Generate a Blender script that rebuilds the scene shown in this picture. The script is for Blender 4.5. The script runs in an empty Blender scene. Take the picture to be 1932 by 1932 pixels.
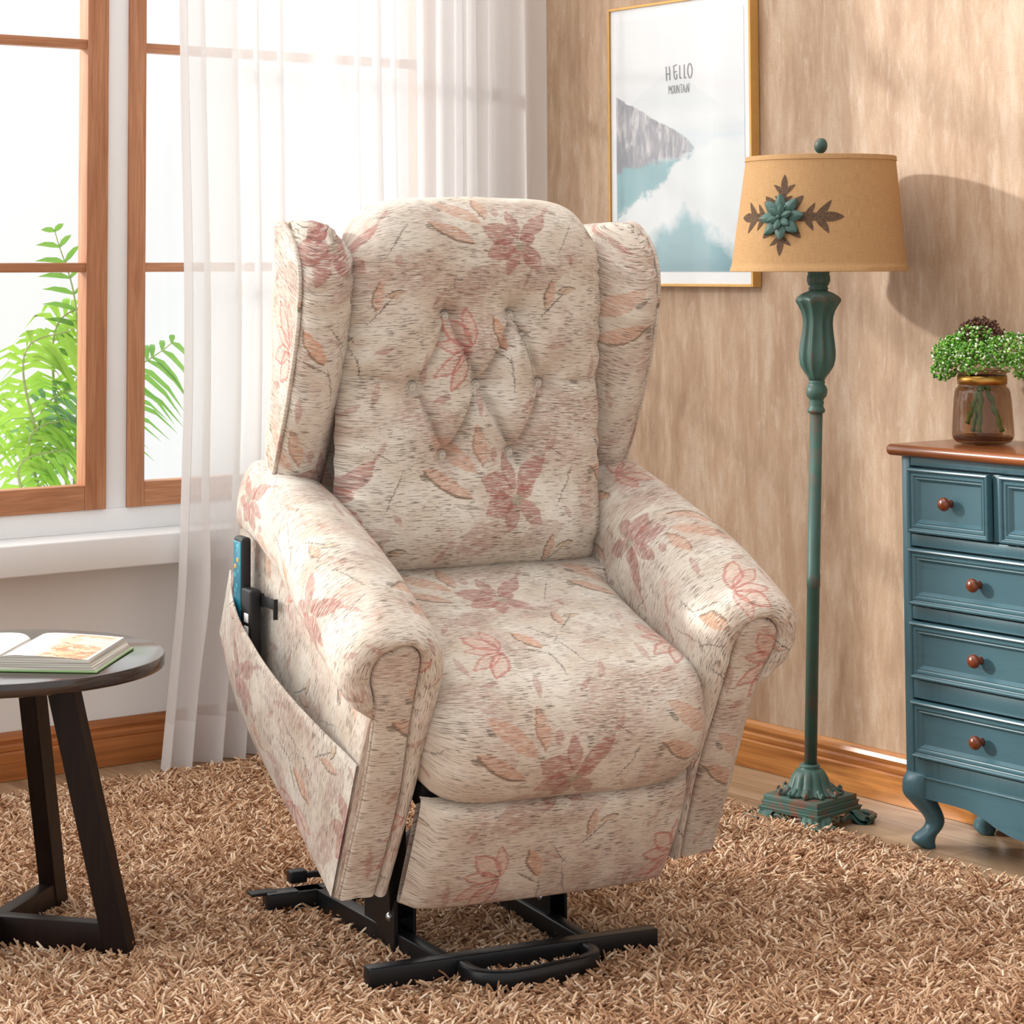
import bpy, bmesh, math, random
import numpy as np
from mathutils import Vector, Matrix
PI = math.pi
R = math.radians
sc = bpy.context.scene
COL = sc.collection
rng = np.random.default_rng(7)
random.seed(7)

# ------------------------------------------------------------------ helpers
def mesh_obj(name, verts, faces, mat=None, parent=None, uv=None, smooth=True, fix=True):
    me = bpy.data.meshes.new(name)
    me.from_pydata([tuple(map(float, v)) for v in verts], [], [tuple(map(int, f)) for f in faces])
    if uv is not None:
        lay = me.uv_layers.new(name='UVMap')
        li = np.empty(len(me.loops), dtype=np.int32)
        me.loops.foreach_get('vertex_index', li)
        lay.data.foreach_set('uv', np.asarray(uv, dtype=np.float32)[li].ravel())
    if fix:
        bm = bmesh.new(); bm.from_mesh(me)
        bmesh.ops.recalc_face_normals(bm, faces=bm.faces)
        bm.to_mesh(me); bm.free()
    if smooth:
        me.polygons.foreach_set('use_smooth', [True] * len(me.polygons))
    o = bpy.data.objects.new(name, me)
    COL.objects.link(o)
    if mat: me.materials.append(mat)
    if parent: o.parent = parent
    return o

def bm_obj(name, bm, mat=None, parent=None, smooth=False, auto=None):
    bmesh.ops.recalc_face_normals(bm, faces=bm.faces)
    me = bpy.data.meshes.new(name); bm.to_mesh(me); bm.free()
    if smooth:
        me.polygons.foreach_set('use_smooth', [True] * len(me.polygons))
        if auto: me.set_sharp_from_angle(angle=R(auto))
    o = bpy.data.objects.new(name, me); COL.objects.link(o)
    if mat: me.materials.append(mat)
    if parent: o.parent = parent
    return o

def sharp(o, ang=40):
    o.data.set_sharp_from_angle(angle=R(ang)); return o

def empty(name, loc=(0, 0, 0), rz=0):
    o = bpy.data.objects.new(name, None); COL.objects.link(o)
    o.location = loc; o.rotation_euler = (0, 0, rz); o.empty_display_size = .05
    return o

def tag(o, label, cat, group=None, kind=None):
    o['label'] = label; o['category'] = cat
    if group: o['group'] = group
    if kind: o['kind'] = kind
    return o

def struct(o, label, cat):
    o['kind'] = 'structure'; o['label'] = label; o['category'] = cat; return o

def box_bm(bm, lo, hi, bev=0, seg=2, mtx=None):
    lo = Vector(lo); hi = Vector(hi)
    r = bmesh.ops.create_cube(bm, size=1)
    vs = r['verts']
    for v in vs:
        v.co = Vector((lo.x + (v.co.x + .5) * (hi.x - lo.x), lo.y + (v.co.y + .5) * (hi.y - lo.y), lo.z + (v.co.z + .5) * (hi.z - lo.z)))
    if bev:
        es = list({e for v in vs for e in v.link_edges})
        g = bmesh.ops.bevel(bm, geom=es, offset=bev, segments=seg, affect='EDGES', profile=.5)
        vs = list({v for f in g['faces'] for v in f.verts} | {v for v in vs if v.is_valid})
    if mtx:
        for v in vs: v.co = mtx @ v.co
    return vs

def box(name, lo, hi, mat, parent=None, bev=0, seg=2, mtx=None):
    bm = bmesh.new(); box_bm(bm, lo, hi, bev, seg, mtx)
    return bm_obj(name, bm, mat, parent, smooth=bev > 0, auto=50)

def bar_bm(bm, a, b, w, h, up=(0, 0, 1), bev=0):
    """a box beam from a to b, w across, h along up"""
    a = Vector(a); b = Vector(b); d = (b - a); L = d.length; d.normalize()
    up = Vector(up); s = d.cross(up).normalized(); u = s.cross(d).normalized()
    m = Matrix(((d.x, s.x, u.x, a.x), (d.y, s.y, u.y, a.y), (d.z, s.z, u.z, a.z), (0, 0, 0, 1)))
    return box_bm(bm, (0, -w / 2, -h / 2), (L, w / 2, h / 2), bev, 2, m)

def bar(name, a, b, w, h, mat, parent=None, up=(0, 0, 1), bev=0):
    bm = bmesh.new(); bar_bm(bm, a, b, w, h, up, bev)
    return bm_obj(name, bm, mat, parent, smooth=bev > 0, auto=50)

def grid_arrays(P, closed_u=False):
    """P: nv x nu x 3 -> verts, faces"""
    nv, nu = P.shape[:2]
    V = P.reshape(-1, 3); F = []
    for j in range(nv - 1):
        for i in range(nu - (0 if closed_u else 1)):
            i2 = (i + 1) % nu
            F.append((j * nu + i, j * nu + i2, (j + 1) * nu + i2, (j + 1) * nu + i))
    return V, F

def grid_obj(name, P, mat, parent=None, UV=None, closed_u=False, cap0=False, cap1=False, thick=0):
    P = np.asarray(P, float)
    V, F = grid_arrays(P, closed_u)
    nv, nu = P.shape[:2]
    if cap0: F.append(tuple(range(nu))[::-1])
    if cap1: F.append(tuple((nv - 1) * nu + i for i in range(nu)))
    if UV is None:
        du = np.zeros((nv, nu)); dv = np.zeros((nv, nu))
        du[:, 1:] = np.cumsum(np.linalg.norm(np.diff(P, axis=1), axis=2), axis=1)
        dv[1:, :] = np.cumsum(np.linalg.norm(np.diff(P, axis=0), axis=2), axis=0)
        UV = np.stack([du, dv], -1)
    o = mesh_obj(name, V, F, mat, parent, uv=np.asarray(UV).reshape(-1, 2))
    return o

def lathe(name, prof, mat, parent=None, n=48, mod=None, origin=(0, 0, 0), axis=None, caps=True):
    """prof: list of (r,z). mod(theta, z, r)->r"""
    P = np.zeros((len(prof), n, 3))
    for j, (r, z) in enumerate(prof):
        for i in range(n):
            t = 2 * PI * i / n
            rr = mod(t, z, r) if mod else r
            P[j, i] = (rr * math.cos(t), rr * math.sin(t), z)
    if axis is not None:
        q = Vector((0, 0, 1)).rotation_difference(Vector(axis)).to_matrix()
        P = P @ np.array(q).T
    P = P + np.array(origin)
    return grid_obj(name, P, mat, parent, closed_u=True, cap0=caps, cap1=caps)

def tube_arrays(path, rad, n=8):
    path = np.asarray(path, float); m = len(path)
    rad = np.broadcast_to(np.asarray(rad, float), (m,))
    T = np.gradient(path, axis=0); T /= np.linalg.norm(T, axis=1)[:, None] + 1e-12
    up = np.array([0, 0, 1.]) if abs(T[0][2]) < .9 else np.array([1., 0, 0])
    P = np.zeros((m, n, 3))
    s = np.cross(T[0], up); s /= np.linalg.norm(s)
    for j in range(m):
        s = s - T[j] * (s @ T[j]); s /= np.linalg.norm(s)
        u = np.cross(s, T[j])
        for i in range(n):
            a = 2 * PI * i / n
            P[j, i] = path[j] + rad[j] * (math.cos(a) * s + math.sin(a) * u)
    return P

def tube(name, path, rad, mat, parent=None, n=10):
    return grid_obj(name, tube_arrays(path, rad, n), mat, parent, closed_u=True, cap0=True, cap1=True)

def spline(pts, m):
    """Catmull-Rom through pts, m samples by arc length"""
    p = np.asarray(pts, float)
    q = np.vstack([2 * p[0] - p[1], p, 2 * p[-1] - p[-2]])
    out = []
    for i in range(1, len(q) - 2):
        for t in np.linspace(0, 1, 16, endpoint=False):
            a, b, c, d = q[i - 1], q[i], q[i + 1], q[i + 2]
            out.append(.5 * ((2 * b) + (-a + c) * t + (2 * a - 5 * b + 4 * c - d) * t * t + (-a + 3 * b - 3 * c + d) * t ** 3))
    out.append(p[-1]); out = np.array(out)
    s = np.concatenate([[0], np.cumsum(np.linalg.norm(np.diff(out, axis=0), axis=1))])
    x = np.linspace(0, s[-1], m)
    return np.stack([np.interp(x, s, out[:, k]) for k in range(out.shape[1])], 1)

def resample(pts, m):
    p = np.asarray(pts, float)
    s = np.concatenate([[0], np.cumsum(np.linalg.norm(np.diff(p, axis=0), axis=1))])
    x = np.linspace(0, s[-1], m)
    return np.stack([np.interp(x, s, p[:, k]) for k in range(p.shape[1])], 1)

def merge(parts):
    V = []; F = []; n = 0
    for v, f in parts:
        V.append(np.asarray(v)); F += [tuple(i + n for i in ff) for ff in f]; n += len(v)
    return np.vstack(V), F

def prism_bm(bm, poly, z0, z1, to3=lambda x, y, z: (x, y, z)):
    """extruded polygon"""
    a = [bm.verts.new(to3(x, y, z0)) for x, y in poly]
    b = [bm.verts.new(to3(x, y, z1)) for x, y in poly]
    bm.faces.new(a); bm.faces.new(b[::-1])
    n = len(poly)
    for i in range(n):
        bm.faces.new((a[i], a[(i + 1) % n], b[(i + 1) % n], b[i]))
    return a + b

# ------------------------------------------------------------------ materials
def srgb(r, g, b):
    f = lambda c: (c / 255 / 12.92) if c / 255 <= .04045 else ((c / 255 + .055) / 1.055) ** 2.4
    return (f(r), f(g), f(b), 1)

class NT:
    def __init__(s, name):
        s.m = bpy.data.materials.new(name); s.m.use_nodes = True
        s.t = s.m.node_tree; s.b = s.t.nodes['Principled BSDF']; s.out = s.t.nodes['Material Output']
    def n(s, typ, **kw):
        o = s.t.nodes.new(typ)
        for k, v in kw.items():
            setattr(o, k, v)
        return o
    def l(s, a, b): s.t.links.new(a, b)
    def setin(s, sock, v):
        if hasattr(v, 'is_output'): s.l(v, sock)
        else: sock.default_value = v
    def math(s, op, a, b=0.0, clamp=False):
        o = s.n('ShaderNodeMath', operation=op); o.use_clamp = clamp
        s.setin(o.inputs[0], a); s.setin(o.inputs[1], b); return o.outputs[0]
    def mix(s, fac, a, b, mode='MIX'):
        o = s.n('ShaderNodeMixRGB', blend_type=mode)
        s.setin(o.inputs[0], fac); s.setin(o.inputs[1], a); s.setin(o.inputs[2], b); return o.outputs[0]
    def coord(s, kind='Object'):
        return s.n('ShaderNodeTexCoord').outputs[kind]
    def mapping(s, v, scale=(1, 1, 1), loc=(0, 0, 0), rot=(0, 0, 0), typ='POINT'):
        o = s.n('ShaderNodeMapping', vector_type=typ); s.l(v, o.inputs['Vector'])
        o.inputs['Scale'].default_value = scale; o.inputs['Location'].default_value = loc; o.inputs['Rotation'].default_value = rot
        return o.outputs[0]
    def noise(s, v, scale=5, detail=3, rough=.55, dist=0):
        o = s.n('ShaderNodeTexNoise'); s.l(v, o.inputs['Vector'])
        o.inputs['Scale'].default_value = scale; o.inputs['Detail'].default_value = detail
        o.inputs['Roughness'].default_value = rough; o.inputs['Distortion'].default_value = dist
        return o.outputs['Fac']
    def ramp(s, f, stops):
        o = s.n('ShaderNodeValToRGB'); s.l(f, o.inputs[0]); e = o.color_ramp.elements
        e[0].position, e[0].color = stops[0]; e[1].position, e[1].color = stops[-1]
        for p, c in stops[1:-1]:
            x = e.new(p); x.color = c
        return o.outputs[0]
    def step(s, f, lo, hi):
        o = s.n('ShaderNodeMapRange'); s.l(f, o.inputs[0]); o.inputs[1].default_value = lo; o.inputs[2].default_value = hi
        return o.outputs[0]
    def bump(s, h, strength=.3, dist=.002):
        o = s.n('ShaderNodeBump'); s.l(h, o.inputs['Height']); o.inputs['Strength'].default_value = strength; o.inputs['Distance'].default_value = dist
        s.l(o.outputs[0], s.b.inputs['Normal']); return o
    def base(s, c, rough=.5, metal=0, spec=.5):
        s.setin(s.b.inputs['Base Color'], c); s.setin(s.b.inputs['Roughness'], rough)
        s.b.inputs['Metallic'].default_value = metal; s.b.inputs['Specular IOR Level'].default_value = spec
        return s

def flat(name, c, rough=.5, metal=0, spec=.5, var=.06, scale=40):
    """plain colour with a faint procedural mottling"""
    t = NT(name); f = t.noise(t.coord(), scale, 3)
    d = tuple(x * (1 - var) for x in c[:3]) + (1,); u = tuple(min(1, x * (1 + var)) for x in c[:3]) + (1,)
    t.base(t.mix(f, d, u), rough, metal, spec); return t.m

def wood(name, dark, light, axis=0, scale=1., rough=.4, spec=.5, bump=.1):
    t = NT(name); v = t.coord()
    sc_ = [26, 26, 26]; sc_[axis] = 1.6
    v2 = t.mapping(v, tuple(x * scale for x in sc_))
    f = t.noise(v2, 1.0, 6, .6, 1.2)
    sc2 = [160, 160, 160]; sc2[axis] = 5
    g = t.noise(t.mapping(v, tuple(x * scale for x in sc2)), 1, 2)
    c = t.ramp(f, [(.3, dark), (.52, tuple((a + b) / 2 for a, b in zip(dark, light))), (.72, light)])
    c = t.mix(t.step(g, .35, .75), t.mix(1, c, (.72, .72, .72, 1), 'MULTIPLY'), c)
    t.base(c, rough, 0, spec)
    if bump: t.bump(g, bump, .0005)
    return t.m
# ------------------------------------------------------------------ upholstery fabric
TU, TV = .33, .445     # pattern repeat in metres
def make_fabric(name):
    t = NT(name)
    uv = t.coord('UV')
    # weave raggedness: shift along the weft by row noise
    row = t.noise(t.mapping(uv, (30, 520, 1)), 1, 1)
    low = t.noise(uv, 26, 2)
    sh = t.math('ADD', t.math('MULTIPLY', t.math('SUBTRACT', row, .5), .012), t.math('MULTIPLY', t.math('SUBTRACT', low, .5), .010))
    low2 = t.noise(t.mapping(uv, (1, 1, 1), (3.3, 1.7, 0)), 22, 2)
    cmb = t.n('ShaderNodeCombineXYZ'); t.l(sh, cmb.inputs[0]); t.l(t.math('MULTIPLY', t.math('SUBTRACT', low2, .5), .012), cmb.inputs[1])
    add = t.n('ShaderNodeVectorMath', operation='ADD'); t.l(uv, add.inputs[0]); t.l(cmb.outputs[0], add.inputs[1])
    div = t.n('ShaderNodeVectorMath', operation='DIVIDE'); t.l(add.outputs[0], div.inputs[0]); div.inputs[1].default_value = (TU, TV, 1)
    fr = t.n('ShaderNodeVectorMath', operation='FRACTION'); t.l(div.outputs[0], fr.inputs[0])
    mul = t.n('ShaderNodeVectorMath', operation='MULTIPLY'); t.l(fr.outputs[0], mul.inputs[0]); mul.inputs[1].default_value = (TU, TV, 0)
    P = mul.outputs[0]
    cream = srgb(208, 200, 188); warm = srgb(186, 170, 152); mauve = srgb(162, 131, 119); rose = srgb(148, 86, 78); salmon = srgb(184, 136, 111)
    olive = srgb(112, 100, 84); dusk = srgb(94, 84, 76)
    streak = t.noise(t.mapping(uv, (42, 480, 1)), 1, 2, .6)
    wash = t.noise(t.mapping(uv, (9, 13, 1)), 1, 2)
    wash2 = t.noise(t.mapping(uv, (6, 8, 1), (5, 9, 0)), 1, 2)
    c = t.mix(t.step(wash, .35, .75), cream, warm)
    mv = t.math('MULTIPLY', t.step(wash2, .48, .64), t.step(streak, .42, .54))
    c = t.mix(t.math('MULTIPLY', mv, .72), c, mauve)
    wash3 = t.noise(t.mapping(uv, (11, 9, 1), (2, 4, 0)), 1, 2)
    c = t.mix(t.math('MULTIPLY', t.math('MULTIPLY', t.step(wash3, .56, .70), t.step(streak, .44, .56)), .5), c, srgb(160, 92, 84))
    weave = t.step(streak, .30, .52)
    def leaf(c, cx, cy, ang, L, W, col, amt=.8, edge=None, outline=False):
        m = t.mapping(P, (L, W, 1), (cx, cy, 0), (0, 0, R(ang)), 'TEXTURE')
        s = t.n('ShaderNodeSeparateXYZ'); t.l(m, s.inputs[0])
        u, v = s.outputs[0], s.outputs[1]
        f = t.math('SUBTRACT', t.math('SUBTRACT', 1.0, t.math('MULTIPLY', u, u)), t.math('ABSOLUTE', v))
        inside = t.math('GREATER_THAN', f, 0.0)
        if outline:
            rim = t.math('MULTIPLY', inside, t.math('LESS_THAN', f, .30))
            c = t.mix(t.math('MULTIPLY', t.math('MULTIPLY', inside, weave), amt * .45), c, col)
            return t.mix(t.math('MULTIPLY', rim, amt * .8), c, edge or col)
        c = t.mix(t.math('MULTIPLY', t.math('MULTIPLY', inside, weave), amt), c, col)
        if edge:
            rim = t.math('MULTIPLY', t.math('MULTIPLY', inside, t.math('LESS_THAN', f, .32)), t.math('GREATER_THAN', v, 0.0))
            c = t.mix(t.math('MULTIPLY', rim, .75), c, edge)
        return c
    def pet(c, x, y, ang, r0, r1, W, col, **k):
        a = R(ang); m = (r0 + r1) / 2
        return leaf(c, x + m * math.cos(a), y + m * math.sin(a), ang, (r1 - r0) / 2, W, col, **k)
    # red lily
    fx, fy = .185, .315
    for a, r1, w in ((46, .098, .016), (152, .074, .025), (98, .078, .013), (252, .066, .014), (312, .070, .016), (22, .04, .012), (204, .068, .02)):
        c = pet(c, fx, fy, a, .004, r1, w, rose, amt=.72)
    c = leaf(c, fx + .002, fy - .006, 30, .012, .010, srgb(150, 140, 120), amt=.9)
    c = leaf(c, fx + .075, fy + .085, 55, .022, .005, rose, amt=.5)
    c = leaf(c, fx - .035, fy + .072, 85, .014, .008, rose, amt=.55)
    # orange leaves with dark tips, left of the lily
    c = leaf(c, .072, .392, 142, .058, .0165, salmon, amt=.7, edge=None)
    c = leaf(c, .122, .402, 98, .038, .0135, salmon, amt=.7, edge=srgb(150, 120, 100))
    c = leaf(c, .056, .338, 150, .054, .0145, salmon, amt=.75, edge=olive)
    c = leaf(c, .034, .400, 140, .012, .006, olive, amt=.75)
    c = leaf(c, .014, .352, 150, .012, .006, olive, amt=.75)
    c = leaf(c, .090, .300, 168, .030, .004, olive, amt=.6)
    # mauve blurred bloom below
    c = leaf(c, .115, .245, 200, .055, .026, mauve, amt=.55)
    c = leaf(c, .232, .248, 20, .05, .022, mauve, amt=.5)
    # pale lily outlines
    gx, gy = .108, .125
    for a, r1, w in ((135, .08, .019), (172, .07, .014), (213, .088, .015), (240, .086, .018), (100, .074, .012)):
        c = pet(c, gx, gy, a, .003, r1, w, srgb(208, 150, 134), outline=True, edge=srgb(168, 92, 84), amt=.75)
    # single ochre leaf and its stem
    c = leaf(c, .162, .150, 118, .036, .014, srgb(192, 142, 112), amt=.85, edge=olive)
    c = leaf(c, .158, .118, 150, .030, .0022, olive, amt=.85)
    c = leaf(c, .186, .082, 96, .040, .0016, dusk, amt=.85)
    c = leaf(c, .225, .105, 110, .042, .0013, dusk, amt=.85)
    c = leaf(c, .203, .165, 130, .036, .0014, dusk, amt=.8)
    c = leaf(c, .214, .148, 60, .012, .0016, dusk, amt=.8)
    # twig with two leaves at the right
    c = leaf(c, .262, .205, 50, .042, .0016, dusk, amt=.9)
    c = leaf(c, .252, .222, 82, .028, .010, salmon, amt=.7, edge=olive)
    c = leaf(c, .283, .228, 10, .02, .007, srgb(178, 150, 122), amt=.7, edge=dusk)
    c = leaf(c, .283, .33, 62, .05, .0013, dusk, amt=.8)
    c = leaf(c, .262, .395, 150, .036, .0012, dusk, amt=.75)
    for x, y, a, l, w in ((.05, .04, 20, .02, .007), (.13, .03, 80, .026, .007), (.255, .055, 70, .025, .006), (.27, .13, 15, .02, .006), (.04, .215, 60, .02, .006), (.02, .09, 95, .03, .007), (.215, .025, 40, .02, .005), (.285, .285, 120, .012, .006)):
        c = leaf(c, x, y, a, l, w, rose, amt=.5)
    # short dark weft flecks
    fl = t.noise(t.mapping(uv, (46, 560, 1), (7, 2, 0)), 1, 2, .55)
    den = t.noise(t.mapping(uv, (14, 14, 1)), 1, 1)
    thr = t.math('SUBTRACT', fl, t.math('MULTIPLY', t.math('SUBTRACT', den, .5), .22))
    c = t.mix(t.math('MULTIPLY', t.step(thr, .56, .62), .74), c, srgb(92, 76, 65))
    lt = t.noise(t.mapping(uv, (50, 500, 1), (1, 8, 0)), 1, 1, .5)
    c = t.mix(t.math('MULTIPLY', t.step(lt, .58, .70), .5), c, srgb(230, 220, 206))
    t.base(c, .95, 0, .1)
    t.b.inputs['Sheen Weight'].default_value = .12; t.b.inputs['Sheen Roughness'].default_value = .6
    fine = t.noise(t.mapping(uv, (260, 900, 1)), 1, 2)
    t.bump(t.math('ADD', fine, t.math('MULTIPLY', fl, .6)), .35, .0012)
    return t.m
FAB = make_fabric('floral_jacquard')
M_black = flat('black_powder_coat', (.008, .008, .009, 1), .34, 0, .32)
M_blackplastic = flat('black_plastic', (.013, .013, .014, 1), .45, 0, .3)
M_steel = flat('bolt_steel', (.6, .6, .62, 1), .3, 1)
M_dark = flat('dark_felt', (.01, .01, .01, 1), .8)

# ------------------------------------------------------------------ recliner
TILT = .450; TZ = .18; SX, SY, SYAW = 1.932, -1.427, 1.368
rec = empty('riser_recliner', (SX, SY, 0), SYAW)
tag(rec, 'cream floral fabric wingback riser recliner tilted forward on a black steel base', 'armchair')
cT, sT = math.cos(TILT), math.sin(TILT)
def U(P):
    P = np.asarray(P, float); Q = P.copy()
    Q[..., 1] = P[..., 1] * cT - P[..., 2] * sT
    Q[..., 2] = P[..., 1] * sT + P[..., 2] * cT + TZ
    return Q

def arm_sections(sgn):
    full = [[(-.355, 0), (-.356, .15), (-.355, .30), (-.353, .345)],
            [(-.353, .345), (-.366, .351), (-.390, .368), (-.409, .398), (-.417, .436), (-.408, .473), (-.382, .501), (-.342, .514), (-.302, .509), (-.267, .492), (-.244, .464), (-.234, .43), (-.234, .385)],
            [(-.234, .385), (-.238, .3), (-.244, .2), (-.25, .1), (-.257, 0)]]
    face = [[(-.348, 0), (-.346, .1), (-.343, .2), (-.346, .31), (-.350, .355)],
            [(-.350, .355), (-.352, .372), (-.356, .392), (-.364, .415), (-.367, .437), (-.362, .458), (-.347, .474), (-.324, .483), (-.304, .478), (-.291, .464), (-.287, .447), (-.286, .42), (-.286, .38)],
            [(-.286, .38), (-.283, .3), (-.277, .2), (-.281, .09), (-.287, 0)]]
    def cat(segs):
        a = [spline(segs[0], 14)[:-1], spline(segs[1], 44)[:-1], spline(segs[2], 16)]
        return np.vstack(a)
    return cat(full), cat(face)

def zbot(y):
    return float(np.interp(y, [0, .42, .5, .58, .65, .70], [0, 0, .003, .018, .045, .07]))
def ztop(y):
    return float(np.interp(y, [0, .1, .2, .3, .42, .5, .6, .66, .70], [0, .003, .003, -.006, -.022, -.037, -.062, -.085, -.12]))

armfull, armface = arm_sections(-1)
def arm_ring(y, k):
    """k: 0 facing outline .. 1 full section"""
    S = armface * (1 - k) + armfull * k
    x, z = S[:, 0].copy(), S[:, 1].copy()
    zb = zbot(y); zt = ztop(y)
    w = np.clip(z / .36, 0, 1)
    z = np.where(z < .36, zb + (z / .36) * (.36 + zt * .75 - zb), z + zt * (.75 + .25 * np.clip((z - .36) / .15, 0, 1)))
    r = np.clip((y - .12) / .5, 0, 1); r = r * r * (3 - 2 * r)
    x = np.where(x < -.352, -.352 + (x + .352) * (1 - .72 * r), x)
    if y > .6:
        q = (y - .6) / .1; x = x + (np.mean([-.36, -.24]) - x) * .12 * q * q
    return np.stack([x, np.full_like(x, y), z], 1)

def make_arm(s):
    ys, ks = [], []
    for k, y in ((0, .006), (.04, -.002), (.16, -.010), (.34, -.0135), (.54, -.0115), (.72, -.005), (.86, .005), (.95, .018), (.99, .034), (1, .052)):
        ys.append(y); ks.append(k)
    # the padded roll curls round the facing panel
    rings = []
    for y, k in zip(ys, ks):
        r = arm_ring(max(y, 0), k)
        puff = np.clip((armfull[:, 1] - .335) / .03, 0, 1); puff = np.maximum(puff, (np.arange(len(puff)) > 40) * .75)
        r[:, 1] = max(y, 0) * puff + min(y, 0) * puff + (1 - puff) * max(0, k * .004 + max(0, y - .005) * 1.0)
        rings.append(r)
    for y in np.linspace(.075, .66, 22): rings.append(arm_ring(y, 1))
    for a in np.linspace(.3, PI / 2, 6):
        r = arm_ring(.66 + .035 * math.sin(a), 1)
        cx, cz = -.31, .25
        k = 1 - .16 * (1 - math.cos(a)) 
        r[:, 0] = cx + (r[:, 0] - cx) * k; r[:, 2] = cz + (r[:, 2] - cz) * (1 - .06 * (1 - math.cos(a)))
        rings.append(r)
    P = np.array(rings)
    # radiating puckers where the roll is pleated round the facing
    nu = P.shape[1]
    for j in range(len(ys)):
        for i in range(14, 56):
            amp = .003 * math.sin(PI * j / len(ys))
            P[j, i, 1] += amp * math.sin(i * 1.15) * math.sin(i * .37 + s)
    # soft wrinkles
    if s > 0: P[:, :, 0] *= -1
    arc = np.concatenate([[0], np.cumsum(np.linalg.norm(np.diff(armfull, axis=0), axis=1))])
    vv = np.concatenate([[0], np.cumsum(np.linalg.norm(np.diff(P[:, 36], axis=0), axis=1))])
    UVv = np.zeros(P.shape[:2] + (2,))
    off = (.05, .08) if s < 0 else (.13, .22)
    UVv[:, :, 0] = arc[None, :] + off[0]; UVv[:, :, 1] = off[1] - vv[:, None]
    arm = grid_obj('armrest', U(P), FAB, rec, UV=UVv, cap1=True)
    # facing panel, set in front of the roll
    n = len(armface); c = armface.mean(0)
    rows = []
    for k, d in ((1.0, .006), (.99, .001), (.95, -.004), (.86, -.0065), (.6, -.008), (0, -.0085)):
        Q = armface.copy()
        mid = np.stack([np.interp(Q[:, 1], [0, .1, .2, .3, .38, .44, .49], [-.318, -.314, -.31, -.315, -.319, -.327, -.325]), np.clip(Q[:, 1], .004, .455)], 1)
        Q = mid + (Q - mid) * k
        rows.append(np.stack([Q[:, 0] * (1 if s < 0 else -1), np.full(n, d), Q[:, 1]], 1))
    F = np.array(rows)
    fuv = np.stack([F[:, :, 0] + (.33 if s < 0 else .06), F[:, :, 2] + (.02 if s < 0 else .17)], -1)
    grid_obj('arm_facing', U(F), FAB, arm, UV=fuv)
    # welt along the seam
    sm = armface.copy()
    sm = sm[:18]
    path = np.stack([sm[:, 0] * (1 if s < 0 else -1), np.full(len(sm), -.0005), sm[:, 1]], 1)
    tube('piping', U(path), .0026, FAB, arm, n=6)
    return arm
armL = make_arm(-1); armR = make_arm(1)

# side pocket on the visible outer panel
def pocket():
    ny, nz = 40, 16
    top = lambda y: float(np.interp(y, [.0, .1, .2, .29, .43, .51, .6, .69], [.258, .247, .240, .235, .226, .221, .205, .188]))
    P = np.zeros((nz, ny, 3)); 
    for i, y in enumerate(np.linspace(.004, .672, ny)):
        yy = (y - .004) / .668
        bul = .052 * math.sin(PI / 2 * min(1, (1 - yy) / .36)) ** 1.05 * math.sin(PI / 2 * min(1, yy / .55)) ** 1.2
        zb = zbot(y) + .001
        for j, q in enumerate(np.linspace(0, 1, nz)):
            P[j, i] = (-.3575 - .002 - bul * math.sin(PI / 2 * q) ** .6, y, zb + (top(y) - zb) * q)
    back = P.copy(); back[:, :, 0] += .0035
    Q = np.concatenate([P, back[::-1]])
    uv = np.stack([Q[:, :, 1] + .11, Q[:, :, 2] + .05], -1)
    # dashes run up the panel
    uv = np.stack([Q[:, :, 2] + .05, -Q[:, :, 1] + .3], -1)
    o = grid_obj('side_pocket', U(Q), FAB, armL, UV=uv)
    return o
pocket()

# seat cushion
def seat():
    prof = spline([(.47, .325), (.45, .345), (.38, .355), (.28, .366), (.17, .384), (.08, .397), (.0, .395), (-.05, .372), (-.082, .33), (-.09, .285), (-.083, .245), (-.066, .214), (-.04, .196), (.03, .19)], 64)
    nx = 44; P = np.zeros((len(prof), nx, 3))
    arc = np.concatenate([[0], np.cumsum(np.linalg.norm(np.diff(prof, axis=0), axis=1))])
    for j, (y, z) in enumerate(prof):
        for i, q in enumerate(np.linspace(-1, 1, nx)):
            e = 1 - abs(q) ** 6
            ctr = np.array([.12, .27])
            hw = .240 + .016 * min(1, max(0, (.12 - y) / .14))
            d = 1 - .30 * abs(q) ** 9 - .12 * abs(q) ** 30 if y < .36 else 1 - .05 * abs(q) ** 9
            yy = ctr[0] + (y - ctr[0]) * (1 - (1 - d) * (1 if y < .05 else .2)); zz = ctr[1] + (z - ctr[1]) * d
            yy += .012 * q * q if y < .0 else 0
            P[j, i] = (q * hw, yy, zz)
    for j in range(len(prof)):
        for i in range(nx):
            x, y, z = P[j, i]
            P[j, i, 2] += .0022 * math.sin(17 * x + 9 * y) * math.sin(12 * y - 5 * x)
    uv = np.zeros((len(prof), nx, 2)); uv[:, :, 0] = P[:, :, 0] + .205; uv[:, :, 1] = (.97 - arc[:, None])
    grid_obj('seat_cushion', U(P), FAB, rec, UV=uv)
seat()

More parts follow.
